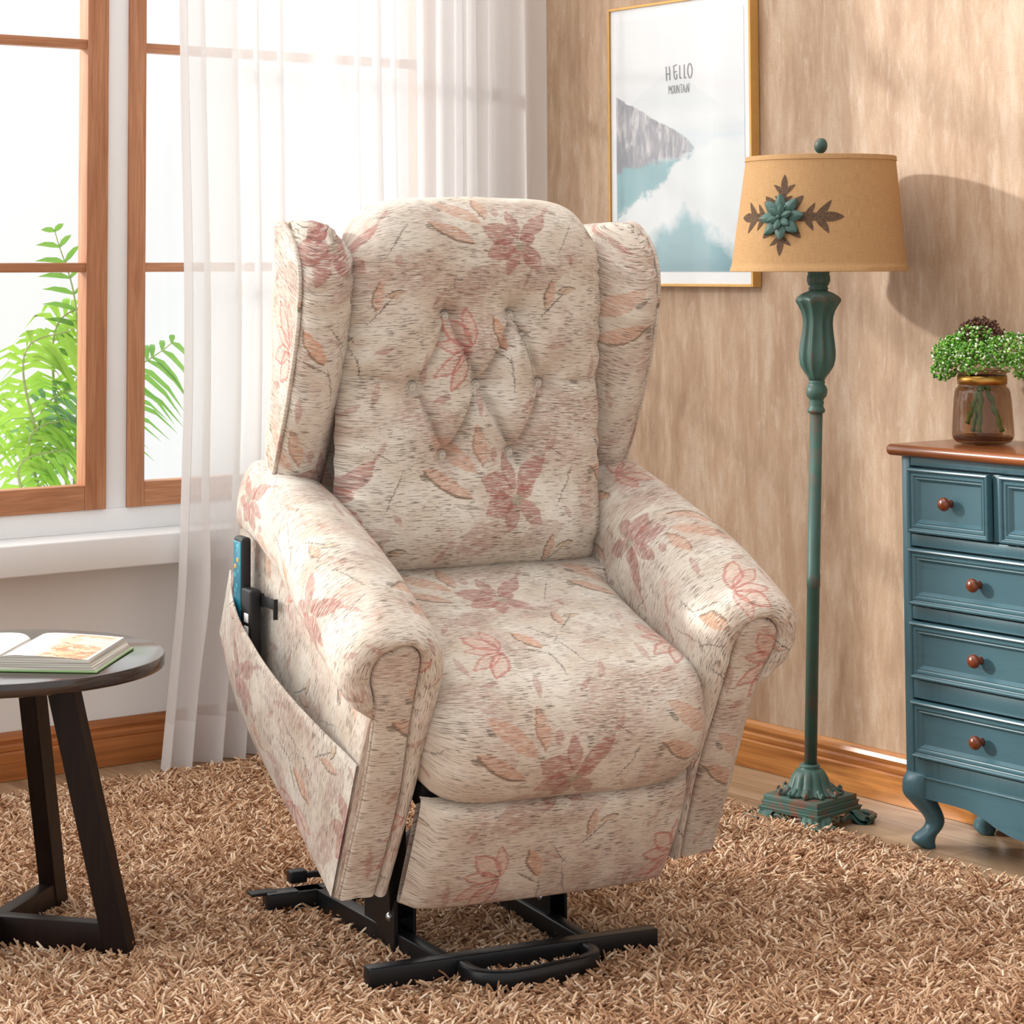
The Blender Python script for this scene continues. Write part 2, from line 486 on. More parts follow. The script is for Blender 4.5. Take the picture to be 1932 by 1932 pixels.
# leg rest panel
def legrest():
    prof = spline([(-.02, .199), (-.052, .196), (-.064, .18), (-.066, .13), (-.062, .07), (-.052, .012), (-.043, -.006), (-.02, -.01), (.0, .0), (.0, .1), (.0, .18)], 52)
    nx = 30; P = np.zeros((len(prof), nx, 3))
    arc = np.concatenate([[0], np.cumsum(np.linalg.norm(np.diff(prof, axis=0), axis=1))])
    for j, (y, z) in enumerate(prof):
        for i, q in enumerate(np.linspace(-1, 1, nx)):
            e = 1 - abs(q) ** 10
            P[j, i] = (q * .245, -.005 + (y + .005) * (.25 + .75 * e ** .5) - .006 * math.cos(q * PI / 2), z - .004 * (1 - e))
    uv = np.zeros((len(prof), nx, 2)); uv[:, :, 0] = P[:, :, 0] + .205; uv[:, :, 1] = .30 - arc[:, None]
    o = grid_obj('leg_rest', U(P), FAB, rec, UV=uv)
legrest()

# buttoned back cushion
BTN = [(-.064, .443), (.064, .443), (-.124, .32), (0, .32), (.124, .32), (-.066, .198), (.066, .198)]
def seg_d(x, t, a, b):
    ax, at = a; bx, bt = b; dx, dt = bx - ax, bt - at; L2 = dx * dx + dt * dt
    k = np.clip(((x - ax) * dx + (t - at) * dt) / L2, 0, 1)
    return np.hypot(x - ax - k * dx, t - at - k * dt), k
CR = [(0, 2, .9), (0, 3, 1), (1, 3, 1), (1, 4, .9), (2, 5, .9), (3, 5, 1), (3, 6, 1), (4, 6, .9)]
BB = np.array([0, .452, .325]); BD = np.array([0, .397, .917]); BN = np.array([0, -.917, .397])
def back_h(x, t):
    q = np.clip(np.abs(x) / .256, 0, 1)
    ex = (1 - q ** 6) ** .5
    et = np.clip(t / .07, 0, 1); eb = np.sqrt(np.clip(1 - (1 - et) ** 2, 0, 1))
    h = .084 * ex * (.45 + .55 * eb)
    h = h + .022 * ex * np.exp(-((t - .07) / .09) ** 2) + .012 * ex * np.exp(-((t - .53) / .07) ** 2)
    D = np.zeros(np.shape(x)); near = np.ones(np.shape(x))
    for bx, bt in BTN:
        d = np.hypot(x - bx, t - bt)
        D = np.maximum(D, .026 * np.exp(-(d / .016) ** 1.6) + .034 * np.exp(-(d / .055) ** 1.4))
        near = near * (1 - np.exp(-(d / .03) ** 2))
    for a, b, s in CR:
        d, k = seg_d(x, t, BTN[a], BTN[b])
        sd = ((BTN[b][0] - BTN[a][0]) * (t - BTN[a][1]) - (BTN[b][1] - BTN[a][1]) * (x - BTN[a][0])); sg = np.tanh(sd / .0004) * (1 if BTN[b][0] > BTN[a][0] else -1)
        lvl = .6 + .4 * np.abs(2 * k - 1)
        D = np.maximum(D, s * (.016 * np.exp(-(d / .005)) + .032 * np.exp(-(d / .030) ** 1.2)) * lvl)
        h = h + s * .010 * sg * np.exp(-d / .02) * near
    for i, e, s in ((0, (-.060, .60), .75), (1, (.100, .59), .75), (2, (-.245, .345), 1.0), (4, (.245, .325), 1.0), (5, (-.10, .02), .18), (6, (.09, .03), .18)):
        d, k = seg_d(x, t, BTN[i], e)
        D = np.maximum(D, s * (.013 * np.exp(-d / .0045) + .018 * np.exp(-(d / .026) ** 1.4)) * np.clip(1.05 - k * .6, 0, 1) * np.clip((.545 - t) / .05, 0, 1))
    h = h - D
    # gathers at the sides
    g = np.exp(-((np.abs(x) - .24) / .03) ** 2)
    h = h + g * .004 * np.sin(t * 95 + np.sin(t * 31) * 2)
    h = h - .012 * np.exp(-(np.abs(np.abs(x) - .256)) / .02) * np.exp(-((t - .545) / .05) ** 2) * (1 + .8 * np.sin(x * 20 + t * 260))
    return h
def back():
    nx, nt = 250, 300
    xs = np.linspace(-1, 1, nx); xs = np.sign(xs) * (1 - (1 - np.abs(xs)) ** 1.0)
    P = np.zeros((nt, nx, 3)); UVb = np.zeros((nt, nx, 2))
    ts = np.linspace(-.01, .80, nt)
    X = xs[None, :] * .256 * np.ones((nt, 1)); T_ = ts[:, None] * np.ones((1, nx))
    tt = np.minimum(T_, .545)
    Hh = back_h(X, tt)
    over = np.clip((T_ - .545) / .23, 0, 1)      # roll over the top
    ang = over * PI * .62
    crown = .012 * (1 - (X / .256) ** 2)
    Rr = np.maximum(Hh * .9, .008) + .012
    base_t = .545 + crown
    t3 = np.where(T_ < .545, T_ + crown * np.clip(T_ / .545, 0, 1), base_t + Rr * np.sin(ang) * 1.05)
    n3 = np.where(T_ < .545, Hh, Hh - Rr * (1 - np.cos(ang)) * 1.0)
    # narrow a little to the top corners, and to the seat
    wid = 1 - .05 * np.clip((T_ - .5) / .15, 0, 1) ** 2 - .02 * np.clip((.08 - T_) / .08, 0, 1)
    P[:] = BB + BD * t3[..., None] + BN * n3[..., None]
    P[:, :, 0] = X * wid
    UVb[:, :, 0] = X + .13; UVb[:, :, 1] = T_ + .19
    return grid_obj('back_cushion', U(P), FAB, rec, UV=UVb), P
bc, _ = back()
for bx, bt in BTN:
    h = float(back_h(np.array(bx), np.array(bt)))
    c = BB + BD * bt + BN * (h + .0085); c[0] = bx
    prof = [(.0005, -.006), (.0085, -.005), (.0105, -.001), (.0098, .002), (.007, .0045), (.0035, .0056), (.0003, .006)]
    nrm = U(BN) - U(np.zeros(3))
    b = lathe('button', prof, FAB, bc, n=20, origin=U(c), axis=nrm, caps=False)

# wings
def wing(s):
    fr = [(.560, .43), (.558, .50), (.556, .60), (.558, .70), (.568, .77), (.585, .822), (.612, .853), (.65, .874), (.70, .884), (.745, .872)]
    zs_f = np.array([p[1] for p in fr])
    nz = 46; m = 40
    rows = []
    zz = np.linspace(.425, .885, nz)
    yf = lambda z: np.interp(z, [.425, .50, .60, .70, .77, .822, .853, .872, .883, .886], [.562, .556, .552, .556, .568, .588, .612, .643, .68, .70])
    yb = lambda z: np.interp(z, [.425, .47, .62, .785, .86, .886], [.60, .615, .655, .728, .757, .757])
    for z in zz:
        f, b = float(yf(z)), float(yb(z)); b = max(b, f + .03)
        cap = np.clip((.886 - z) / .05, 0, 1) ** .5
        xi = .226 + (1 - cap) * .03
        pts = [(.349, b), (.350, (f + b) / 2), (.349, f + .004), (.343, f - .010), (.325, f - .020), (.30, f - .021), (.275, f - .010), (.244, f + .028), (xi, f + .08), (xi, b + .11), (.25, b + .17), (.30, b + .13), (.335, b + .05), (.349, b)]
        S = spline(pts, m)
        # gathers near the top of the padded front
        amp = .0055 * np.clip((z - .72) / .12, 0, 1)
        for i in range(m):
            x, y = S[i]
            if y < f + .05 and x < .345:
                y += amp * math.sin(z * 170 + x * 25)
            rows.append((x * (1 if s > 0 else -1), y, z))
    P = np.array(rows).reshape(nz, m, 3)
    # close the top with a rounded edge
    top = []
    c = P[-1].mean(0)
    for k in (.9, .7, .4, .05):
        r = c + (P[-1] - c) * k; r[:, 2] = .886 + .008 * math.sqrt(1 - k * k); top.append(r)
    P = np.concatenate([P, np.array(top)])
    zt = .886 - .50 * np.maximum(0, P[:, :, 1] - .70)
    axx = np.abs(P[:, :, 0]); zt = zt - .055 * (np.clip(.300 - axx, 0, .08) / .075) ** 2 - .012 * (np.clip(axx - .330, 0, .02) / .02) ** 2
    P[:, :, 2] = np.minimum(P[:, :, 2], zt - .02 * (1 - P[:, :, 2] / .9))
    arc = np.concatenate([[0], np.cumsum(np.linalg.norm(np.diff(P[10], axis=0), axis=1))])
    uv = np.zeros(P.shape[:2] + (2,)); uv[:, :, 0] = arc[None, :] + (.02 if s < 0 else .20); uv[:, :, 1] = P[:, :, 2] - (.12 if s < 0 else .385)
    w = grid_obj('wing', U(P), FAB, rec, UV=uv, cap0=True)
    path = spline([(y, z) for y, z in [(.563, .428), (.557, .50), (.553, .60), (.557, .70), (.569, .77), (.589, .824), (.614, .852), (.648, .869), (.70, .877), (.735, .868)]], 50)
    pp = np.stack([np.full(50, .3515 * (1 if s > 0 else -1)), path[:, 0] + .001, path[:, 1]], 1)
    tube('piping', U(pp), .0042, FAB, w, n=8)
wing(-1); wing(1)

# outside back and hidden body
bm = bmesh.new()
pr = [(.60, .10), (.69, .10), (.72, .40), (.83, .72), (.79, .78), (.74, .75), (.56, .36), (.52, .30)]
prism_bm(bm, pr, -.245, .245, lambda a, b, c: tuple(U((c, a, b))))
o = bm_obj('outside_back', bm, FAB, rec)
lay = o.data.uv_layers.new(name='UVMap')
for l in o.data.loops:
    co = o.data.vertices[l.vertex_index].co; lay.data[l.index].uv = (co.x, co.z)
bm = bmesh.new()
prism_bm(bm, [(.0, .16), (.62, .12), (.62, .30), (.02, .30)], -.236, .236, lambda a, b, c: tuple(U((c, a, b))))
bm_obj('seat_box', bm, M_dark, rec)

# steel base (flat on the rug)
bz0, bz1 = .012, .051
def base_bar(name, a, b, w=.028, z0=bz0, z1=bz1, parent=rec):
    return bar(name, (a[0], a[1], (z0 + z1) / 2), (b[0], b[1], (z0 + z1) / 2), w, z1 - z0, M_black, parent, bev=.0025)
base_bar('cross_bar', (-.282, .043), (.258, .043), .03)
base_bar('cross_bar', (-.284, .535), (.258, .535), .036)
base_bar('side_rail', (-.140, .055), (-.178, .525), .028)
base_bar('side_rail', (.128, .055), (.128, .525), .028)
# step loop at the front
lp = spline([(-.115, .035), (-.118, .0), (-.112, -.03), (-.09, -.052), (-.05, -.06), (.05, -.046), (.085, -.036), (.108, -.018), (.116, .008), (.112, .038)], 60)
def sweep_rect(name, path2, z0, z1, w, mat, parent):
    d = np.gradient(path2, axis=0); d /= np.linalg.norm(d, axis=1)[:, None]; nrm = np.stack([-d[:, 1], d[:, 0]], 1)
    P = np.zeros((len(path2), 8, 3)); c = .003
    for k, (a, z) in enumerate([(-.5, z0 + c), (-.5, z1 - c), (-.5 + c / w, z1), (.5 - c / w, z1), (.5, z1 - c), (.5, z0 + c), (.5 - c / w, z0), (-.5 + c / w, z0)]):
        P[:, k, :2] = path2 + nrm * a * w; P[:, k, 2] = z
    return sharp(grid_obj(name, P, mat, parent, closed_u=True, cap0=True, cap1=True), 50)
sweep_rect('step_loop', lp, .014, .046, .02, M_black, rec)
# brackets and lifting arms
for s, x0 in ((-1, -.165), (1, .128)):
    bm = bmesh.new()
    box_bm(bm, (x0 - .006, .19, .02), (x0 + .002, .33, .155), .002)
    box_bm(bm, (x0 + .03, .19, .02), (x0 + .036, .33, .15), .002)
    b = bm_obj('pivot_bracket', bm, M_black, rec)
    lathe('bolt', [(.0005, -.006), (.008, -.006), (.008, .0), (.005, .003), (.0003, .004)], M_steel, b, n=6, origin=(x0 - .007, .215, .075), axis=(-1, 0, 0), caps=False)
    a0 = np.array([x0 + .016, .23, .07]); a1 = U(np.array([-.245 if s < 0 else .2, .10, .17]))
    bar('lift_arm', a0, a1, .02, .034, M_black, rec, up=(1, 0, 0), bev=.002)
    bar('lift_arm', np.array([x0 + .016, .30, .09]), U(np.array([-.215 if s < 0 else .2, .30, .17])), .02, .034, M_black, rec, up=(1, 0, 0), bev=.002)
# dark actuator under the seat
tube('motor', [(-.02, .5, .1), (.0, .30, .22), (.0, .1, .26)], .03, M_blackplastic, rec, n=14)
# rubber end tab, foot pad and power lead by the rear bar
box('end_tab', (-.312, .53, .046), (-.262, .558, .052), M_blackplastic, rec, .002)
box('foot_pad', (-.226, .512, .046), (-.176, .55, .051), M_dark, rec, .0015)
pc = box('plug_socket', (-.216, .585, .045), (-.182, .612, .068), M_blackplastic, rec, .004)
tube('power_lead', spline([(-.185, .598, .056), (-.16, .598, .056), (-.12, .592, .05), (-.05, .57, .055), (.02, .52, .09)], 24), np.linspace(.0065, .0035, 24), M_blackplastic, pc, n=8)
# ------------------------------------------------------------------ room
def wallpaper():
    t = NT('wallpaper_plaster'); v = t.coord()
    a = t.noise(t.mapping(v, (11, 11, 2.6)), 1, 6, .68, .3)
    b = t.noise(t.mapping(v, (46, 46, 9), (3, 0, 1)), 1, 6, .72, .3)
    d = t.noise(v, 260, 2)
    c = t.ramp(a, [(.28, srgb(150, 118, 92)), (.5, srgb(179, 150, 123)), (.74, srgb(204, 182, 160))])
    c = t.mix(t.math('MULTIPLY', t.step(b, .53, .70), .45), c, srgb(214, 196, 178))
    c = t.mix(t.math('MULTIPLY', t.step(b, .46, .30), .35), c, srgb(148, 114, 88))
    c = t.mix(t.math('MULTIPLY', t.step(d, .5, .72), .30), c, srgb(150, 112, 88))
    fl = t.noise(t.mapping(v, (30, 30, 16), (9, 4, 2)), 1, 1)
    c = t.mix(t.step(fl, .80, .83), c, srgb(246, 238, 228))
    t.base(c, .55, 0, .35); t.bump(b, .12, .002); return t.m
M_paper = wallpaper()
M_white = flat('white_paint', srgb(236, 234, 232), .5, var=.015, scale=6)
M_trimwhite = flat('white_gloss_paint', srgb(240, 241, 242), .35, var=.01, scale=6)
M_bbL = wood('baseboard_oak', srgb(150, 84, 40), srgb(206, 130, 72), axis=1, scale=.8, rough=.3, spec=.5)
M_bbR = wood('baseboard_oak_b', srgb(140, 74, 28), srgb(232, 160, 88), axis=0, scale=.8, rough=.25, spec=.5)
M_sash = wood('window_stained_wood', srgb(176, 112, 74), srgb(214, 154, 114), axis=2, scale=1.6, rough=.5)
M_sashh = wood('window_stained_wood_rail', srgb(176, 112, 74), srgb(214, 154, 114), axis=1, scale=1.6, rough=.5)

def floor_mat():
    t = NT('floor_boards'); v = t.coord()
    f = t.noise(t.mapping(v, (2.2, 30, 1)), 1, 6, .6, 1.0)
    g = t.noise(t.mapping(v, (6, 120, 1)), 1, 2)
    c = t.ramp(f, [(.3, srgb(146, 116, 88)), (.5, srgb(172, 142, 112)), (.72, srgb(194, 166, 136))])
    c = t.mix(t.math('MULTIPLY', t.step(g, .5, .8), .25), c, srgb(120, 92, 70))
    br = t.n('ShaderNodeTexBrick'); t.l(t.mapping(v, (1, 1, 1)), br.inputs['Vector'])
    br.inputs['Scale'].default_value = 1; br.inputs['Brick Width'].default_value = 1.2; br.inputs['Row Height'].default_value = .125; br.inputs['Mortar Size'].default_value = .0012
    br.inputs['Color1'].default_value = (1, 1, 1, 1); br.inputs['Color2'].default_value = (.86, .86, .86, 1); br.inputs['Mortar'].default_value = (.45, .45, .45, 1)
    c = t.mix(1, c, br.outputs['Color'], 'MULTIPLY')
    t.base(c, .38, 0, .4); return t.m

WALLH = 3.4
fl = box('floor', (-.12, -5.2, -.06), (5.2, .12, 0), floor_mat()); struct(fl, 'pale brown wood-look floor showing around the shaggy rug', 'floor')
w = box('wall_right', (-.12, 0, 0), (4.2, .12, WALLH), M_paper); struct(w, 'tan mottled plaster-effect wall behind the picture and floor lamp', 'wall')
# left wall with two openings: a tall one in view and a higher unseen one nearer the viewer, shaped to sun the chair but shade the rug
bm = bmesh.new()
WY0, WY1, WZ0, WZ1 = -2.62, -.200, .560, 3.2
WY2, WY3, WZ2 = -4.9, -2.80, 1.40
box_bm(bm, (-.12, WY1, 0), (0, 0, WALLH))
box_bm(bm, (-.12, WY3, 0), (0, WY0, WALLH))
box_bm(bm, (-.12, WY0, 0), (0, WY1, WZ0 - .018)); box_bm(bm, (-.12, WY0, WZ1), (0, WY1, WALLH))
box_bm(bm, (-.12, WY2, 0), (0, WY3, WZ2)); box_bm(bm, (-.12, WY2, WZ1), (0, WY3, WALLH))
box_bm(bm, (-.12, -5.2, 0), (0, WY2, WALLH))
w = bm_obj('wall_left', bm, M_white); struct(w, 'white painted wall below and beside the wooden windows', 'wall')

# moulded baseboards
prof = [(0, 0), (.017, 0), (.017, .062), (.013, .066), (.015, .070), (.015, .078), (.010, .083), (.011, .088), (.013, .094), (.010, .103), (.005, .110), (0, .111)]
bm = bmesh.new(); prism_bm(bm, prof, -5.2, 0, lambda a, b, c: (a + .001, c, b + .001)); o = bm_obj('baseboard_left', bm, M_bbL); struct(o, 'orange-brown moulded wooden baseboard under the window wall', 'baseboard')
bm = bmesh.new(); prism_bm(bm, prof, 0, 4.2, lambda a, b, c: (c, -a - .001, b + .001)); o = bm_obj('baseboard_right', bm, M_bbR); struct(o, 'glossy orange-brown moulded wooden baseboard along the tan wall', 'baseboard')
# window board (sill) and white frame
o = box('trim_1', (-.10, -5.2, .486), (.118, WY1 + .05, .560), M_trimwhite, bev=.004); struct(o, 'thick white painted window sill board running under the windows', 'window sill')

M_glass = None
def glass_mat():
    t = NT('window_glass')
    tr = t.n('ShaderNodeBsdfTransparent'); gl = t.n('ShaderNodeBsdfGlossy'); gl.inputs['Roughness'].default_value = .02
    tr.inputs[0].default_value = (.98, .99, .99, 1)
    mx = t.n('ShaderNodeMixShader'); mx.inputs[0].default_value = .04
    t.l(tr.outputs[0], mx.inputs[1]); t.l(gl.outputs[0], mx.inputs[2]); t.l(mx.outputs[0], t.out.inputs['Surface'])
    return t.m
M_glass = glass_mat()

def window(n, y0, y1, label, z0=.615, z1=3.14, sw0=.057, sw1=.057, rails=(1.201, 1.747, 2.33)):
    """a brown sash from y0 to y1 in the white frame"""
    w = empty('window_%d' % n, (0, (y0 + y1) / 2, z0)); struct(w, label, 'window')
    yc = (y0 + y1) / 2
    def B(name, a, b, mat, bev=.002):
        return box(name, (a[0], a[1] - yc, a[2] - z0), (b[0], b[1] - yc, b[2] - z0), mat, w, bev)
    d0, d1 = -.045, .004
    B('stile', (d0, y0, z0), (d1, y0 + sw0, z1), M_sash); B('stile', (d0, y1 - sw1, z0), (d1, y1, z1), M_sash)
    B('bottom_rail', (d0, y0 + sw0, z0), (d1 - .001, y1 - sw1, z0 + .060), M_sashh)
    B('top_rail', (d0, y0 + sw0, z1 - .06), (d1 - .001, y1 - sw1, z1), M_sashh)
    for z in rails:
        B('glazing_bar', (d0 + .012, y0 + sw0, z - .0115), (d1 - .004, y1 - sw1, z + .0115), M_sashh, .0015)
    B('pane', (-.024, y0 + sw0 - .002, z0 + .058), (-.021, y1 - sw1 + .002, z1 - .058), M_glass, 0)
    return w
window(1, -2.0, -1.239, 'brown wooden window sash at the left edge with palm leaves outside')
window(2, -1.181, -.255, 'brown wooden window sash partly behind the white sheer curtain', sw0=.046)
# white frame members between and round the sashes
bm = bmesh.new()
for a, b in (((-.10, -1.239, .615), (-.004, -1.181, WZ1)), ((-.10, -.255, .615), (-.004, WY1, WZ1)), ((-.10, -2.06, .615), (-.004, -2.0, WZ1)),
             ((-.10, -2.06, .560), (-.004, WY1, .615)), ((-.10, -2.0, 3.14), (-.004, -.255, WZ1)), ((-.10, WY0, .56), (-.004, -2.06, .615)), ((-.10, WY0, .615), (-.004, WY0 + .06, WZ1))):
    box_bm(bm, a, b, .0015)
o = bm_obj('trim_2', bm, M_trimwhite, smooth=True, auto=50); struct(o, 'white window frame with a broad mullion between the two brown sashes', 'window frame')

# outside ground
M_out = flat('pale_paving', srgb(225, 225, 220), .8)
o = box('ground_outside', (-6, -6, -.12), (-.13, 3, -.06), M_out); struct(o, 'pale paving outside the windows', 'ground')

# ------------------------------------------------------------------ palms outside
def leafmat(name, a, b):
    t = NT(name); f = t.noise(t.coord(), 9, 2)
    c = t.mix(f, a, b); t.base(c, .45, 0, .4)
    tl = t.n('ShaderNodeBsdfTranslucent'); t.l(t.mix(.35, c, srgb(150, 190, 60)), tl.inputs[0])
    mx = t.n('ShaderNodeMixShader'); mx.inputs[0].default_value = .36
    t.l(t.b.outputs[0], mx.inputs[1]); t.l(tl.outputs[0], mx.inputs[2]); t.l(mx.outputs[0], t.out.inputs['Surface'])
    return t.m
M_palm = [leafmat('palm_leaf_dark', srgb(70, 128, 60), srgb(120, 170, 74)), leafmat('palm_leaf_bright', srgb(120, 180, 60), srgb(176, 212, 84)), leafmat('palm_leaf_grey', srgb(96, 140, 116), srgb(140, 180, 130))]
M_stalk = flat('palm_stalk', srgb(140, 156, 92), .5, var=.2, scale=14)
def frond(base, mid, tip, mat, nl, ll, wl, parent, droop=.35, side=None):
    path = spline([base, mid, tip], 40); st = []
    V = []; F = []
    tan = np.gradient(path, axis=0); tan /= np.linalg.norm(tan, axis=1)[:, None]
    fo = tube_arrays(path, np.linspace(.0075, .0015, 40), 6)
    v, f = grid_arrays(fo, True)
    stalk = mesh_obj('frond', v, f, M_stalk, parent)
    sd = np.array(side if side is not None else (0.25, 1, 0)); 
    for i in range(nl):
        q = .34 + .66 * i / (nl - 1)
        k = min(39, int(q * 39)); p = path[k]; T = tan[k]
        S = sd - T * (sd @ T); S /= np.linalg.norm(S)
        for s in (-1, 1):
            L = ll * (math.sin(PI * (.12 + .80 * (q - .34) / .66)) ** .7) * rng.uniform(.88, 1.08)
            d = S * s * .80 + T * .62 + rng.normal(0, .05, 3); d /= np.linalg.norm(d)
            n = np.cross(d, T); n /= np.linalg.norm(n)
            w = np.cross(n, d) * wl
            b0 = len(V)
            for j, (u, ww) in enumerate(((0, .35), (.3, 1), (.65, .8), (1, .03))):
                c = p + d * L * u + np.array([0, 0, -1]) * droop * L * u * u
                V += [c - w * ww + n * .002 * ww, c + n * .0, c + w * ww + n * .002 * ww]
            for j in range(3):
                a = b0 + j * 3
                F += [(a, a + 1, a + 4, a + 3), (a + 1, a + 2, a + 5, a + 4)]
    mesh_obj('leaflets', V, F, mat, stalk, fix=False)
def palm(loc, label, fronds, trunk):
    r = empty('palm_plant', loc); tag(r, label, 'palm', None)
    for k, tr in enumerate(trunk):
        tube('stem', spline(tr, 14), np.linspace(.017, .010, 14), M_stalk, r, n=10)
    for f in fronds: frond(*f[:7], r, *f[7:])
    return r
O = np.array
# pixel-free layout: plants stand on the ground about 0.7 m outside the glass
palm((-.75, -1.62, -.06), 'tall feathery palm outside the left window sash, one frond arching to the right', [
    (O((0, 0, .55)), O((.02, -.10, .92)), O((.0, -.22, 1.20)), M_palm[0], 22, .20, .0075, .30),
    (O((0, .02, .55)), O((.02, .12, .98)), O((.0, .27, 1.28)), M_palm[1], 18, .22, .011, .45),
    (O((0, .0, .45)), O((.06, .06, .75)), O((.05, .21, .86)), M_palm[1], 18, .17, .009, .7),
    (O((0, .0, .4)), O((.08, -.12, .66)), O((.06, -.30, .76)), M_palm[0], 18, .18, .009, .7),
    (O((0, .02, .4)), O((-.05, .10, .80)), O((-.05, .23, 1.03)), M_palm[2], 14, .14, .007, .5),
    (O((.02, .0, .4)), O((.12, .03, .7)), O((.16, -.02, .80)), M_palm[1], 18, .15, .010, 1.0),
    (O((0, -.02, .5)), O((.03, -.06, .98)), O((.03, -.02, 1.22)), M_palm[0], 24, .17, .0065, .35),
    (O((0, .0, .45)), O((-.08, -.16, .82)), O((-.1, -.34, 1.02)), M_palm[2], 20, .17, .007, .4),
    (O((0, .03, .3)), O((.06, .10, .55)), O((.08, .24, .70)), M_palm[0], 20, .16, .008, .5),
    (O((0, .02, .3)), O((.10, -.02, .58)), O((.16, .10, .72)), M_palm[1], 18, .14, .010, .8),
    (O((0, -.04, .3)), O((.08, -.08, .60)), O((.14, -.20, .70)), M_palm[1], 18, .15, .009, .8),
], [[(0, 0, 0), (.01, .01, .4), (0, 0, .7)], [(.03, -.05, 0), (.02, -.06, .4), (.0, -.07, .72)], [(.02, .06, 0), (.02, .04, .35), (0, .02, .6)]])
palm((-.62, -1.02, -.06), 'bright green palm outside the right-hand sash, its fronds hanging by the sheer curtain', [
    (O((0, 0, .55)), O((.0, -.06, 1.08)), O((.02, .12, 1.16)), M_palm[1], 22, .20, .011, .9),
    (O((0, 0, .5)), O((.0, -.10, .86)), O((.03, .10, .97)), M_palm[2], 16, .14, .008, .7),
    (O((0, 0, .45)), O((.02, -.14, .80)), O((.02, .07, .86)), M_palm[1], 18, .16, .009, 1.1),
    (O((0, 0, .5)), O((.02, .0, 1.10)), O((.0, -.06, 1.36)), M_palm[0], 14, .12, .008, .3),
    (O((0, 0, .45)), O((.0, .12, .9)), O((.0, .30, 1.05)), M_palm[0], 18, .18, .009, .7),
    (O((0, .0, .5)), O((.02, -.16, 1.0)), O((.05, -.02, 1.10)), M_palm[1], 20, .20, .010, 1.1),
    (O((0, .0, .4)), O((.04, -.18, .72)), O((.06, -.02, .78)), M_palm[1], 18, .17, .009, 1.0),
], [[(0, 0, 0), (.01, -.02, .4), (0, 0, .65)], [(-.05, .05, 0), (-.02, .02, .4), (0, .01, .6)]])
palm((-1.1, -1.30, -.06), 'lower palm clump further off between the two sashes, pale yellow-green', [
    (O((0, 0, .4)), O((.05, -.18, .70)), O((.05, -.42, .82)), M_palm[1], 20, .19, .010, .8),
    (O((0, 0, .4)), O((.05, .10, .78)), O((.05, .30, .9)), M_palm[1], 20, .19, .010, .8),
    (O((0, 0, .4)), O((.0, -.05, .85)), O((.0, -.16, 1.1)), M_palm[2], 18, .17, .009, .5),
    (O((0, 0, .35)), O((.1, -.02, .62)), O((.2, -.06, .70)), M_palm[0], 16, .17, .010, .9),
], [[(0, 0, 0), (.0, .02, .3), (0, 0, .5)]])

# ------------------------------------------------------------------ sheer curtain
def sheer():
    t = NT('white_voile')
    v = t.coord('UV')
    wv = t.noise(t.mapping(v, (900, 900, 1)), 1, 1)
    lw = t.n('ShaderNodeLayerWeight'); lw.inputs['Blend'].default_value = .35
    tr = t.n('ShaderNodeBsdfTransparent'); df = t.n('ShaderNodeBsdfDiffuse'); tl = t.n('ShaderNodeBsdfTranslucent')
    df.inputs[0].default_value = srgb(244, 242, 242); tl.inputs[0].default_value = srgb(246, 245, 245)
    m1 = t.n('ShaderNodeMixShader'); m1.inputs[0].default_value = .5; t.l(df.outputs[0], m1.inputs[1]); t.l(tl.outputs[0], m1.inputs[2])
    # closer weave in the hem; the gauze covers more where it turns edge-on
    sep = t.n('ShaderNodeSeparateXYZ'); t.l(v, sep.inputs[0])
    hem = t.math('LESS_THAN', sep.outputs[1], .115)
    cov = t.math('ADD', t.math('MULTIPLY', lw.outputs['Facing'], .26), .72)
    cov = t.math('ADD', cov, t.math('MULTIPLY', t.math('SUBTRACT', wv, .5), .2))
    cov = t.math('ADD', cov, t.math('MULTIPLY', hem, .2), clamp=True)
    mx = t.n('ShaderNodeMixShader'); t.l(cov, mx.inputs[0]); t.l(tr.outputs[0], mx.inputs[1]); t.l(m1.outputs[0], mx.inputs[2])
    t.l(mx.outputs[0], t.out.inputs['Surface']); return t.m
M_voile = sheer()
def curtain():
    ny, nz = 360, 46
    P = np.zeros((nz, ny, 3)); UVc = np.zeros((nz, ny, 2))
    q = np.linspace(0, 1, ny); arc = 0
    for j, z in enumerate(np.linspace(.004, 2.55, nz)):
        h = z / 2.55
        amp = .020 + .012 * (1 - h)
        ph = 2 * PI * (q * 15 + .5 * np.sin(q * 9) + .25 * np.sin(q * 23 + 1))
        y0 = -1.112 - .055 * max(0, 1 - z / 1.3) ** 2 + .012 * math.sin(z * 2.2)
        y1 = -.036
        y = y0 + (y1 - y0) * (q + .010 * np.sin(ph * 1.0 + .8))
        x = .138 + amp * np.sin(ph) + .008 * np.sin(q * 50 + z * .8) + .06 * q ** 2 + .012 * np.sin(q * 11 + 2 + z * .6) * (1 - h)
        # a fold pinched in near sill height at the leading edge
        pin = np.exp(-((z - .42) / .16) ** 2) * np.exp(-((q - .07) / .05) ** 2)
        x = x + .03 * pin
        x = np.maximum(x, .040 if z < .48 or z > .58 else .128)
        P[j, :, 0] = x; P[j, :, 1] = y; P[j, :, 2] = z
        UVc[j, :, 0] = q * 2.6; UVc[j, :, 1] = z
    o = grid_obj('curtain', P, M_voile, None, UV=UVc)
    tag(o, 'white sheer floor-length curtain hanging in folds over the window corner', 'curtain')
curtain()

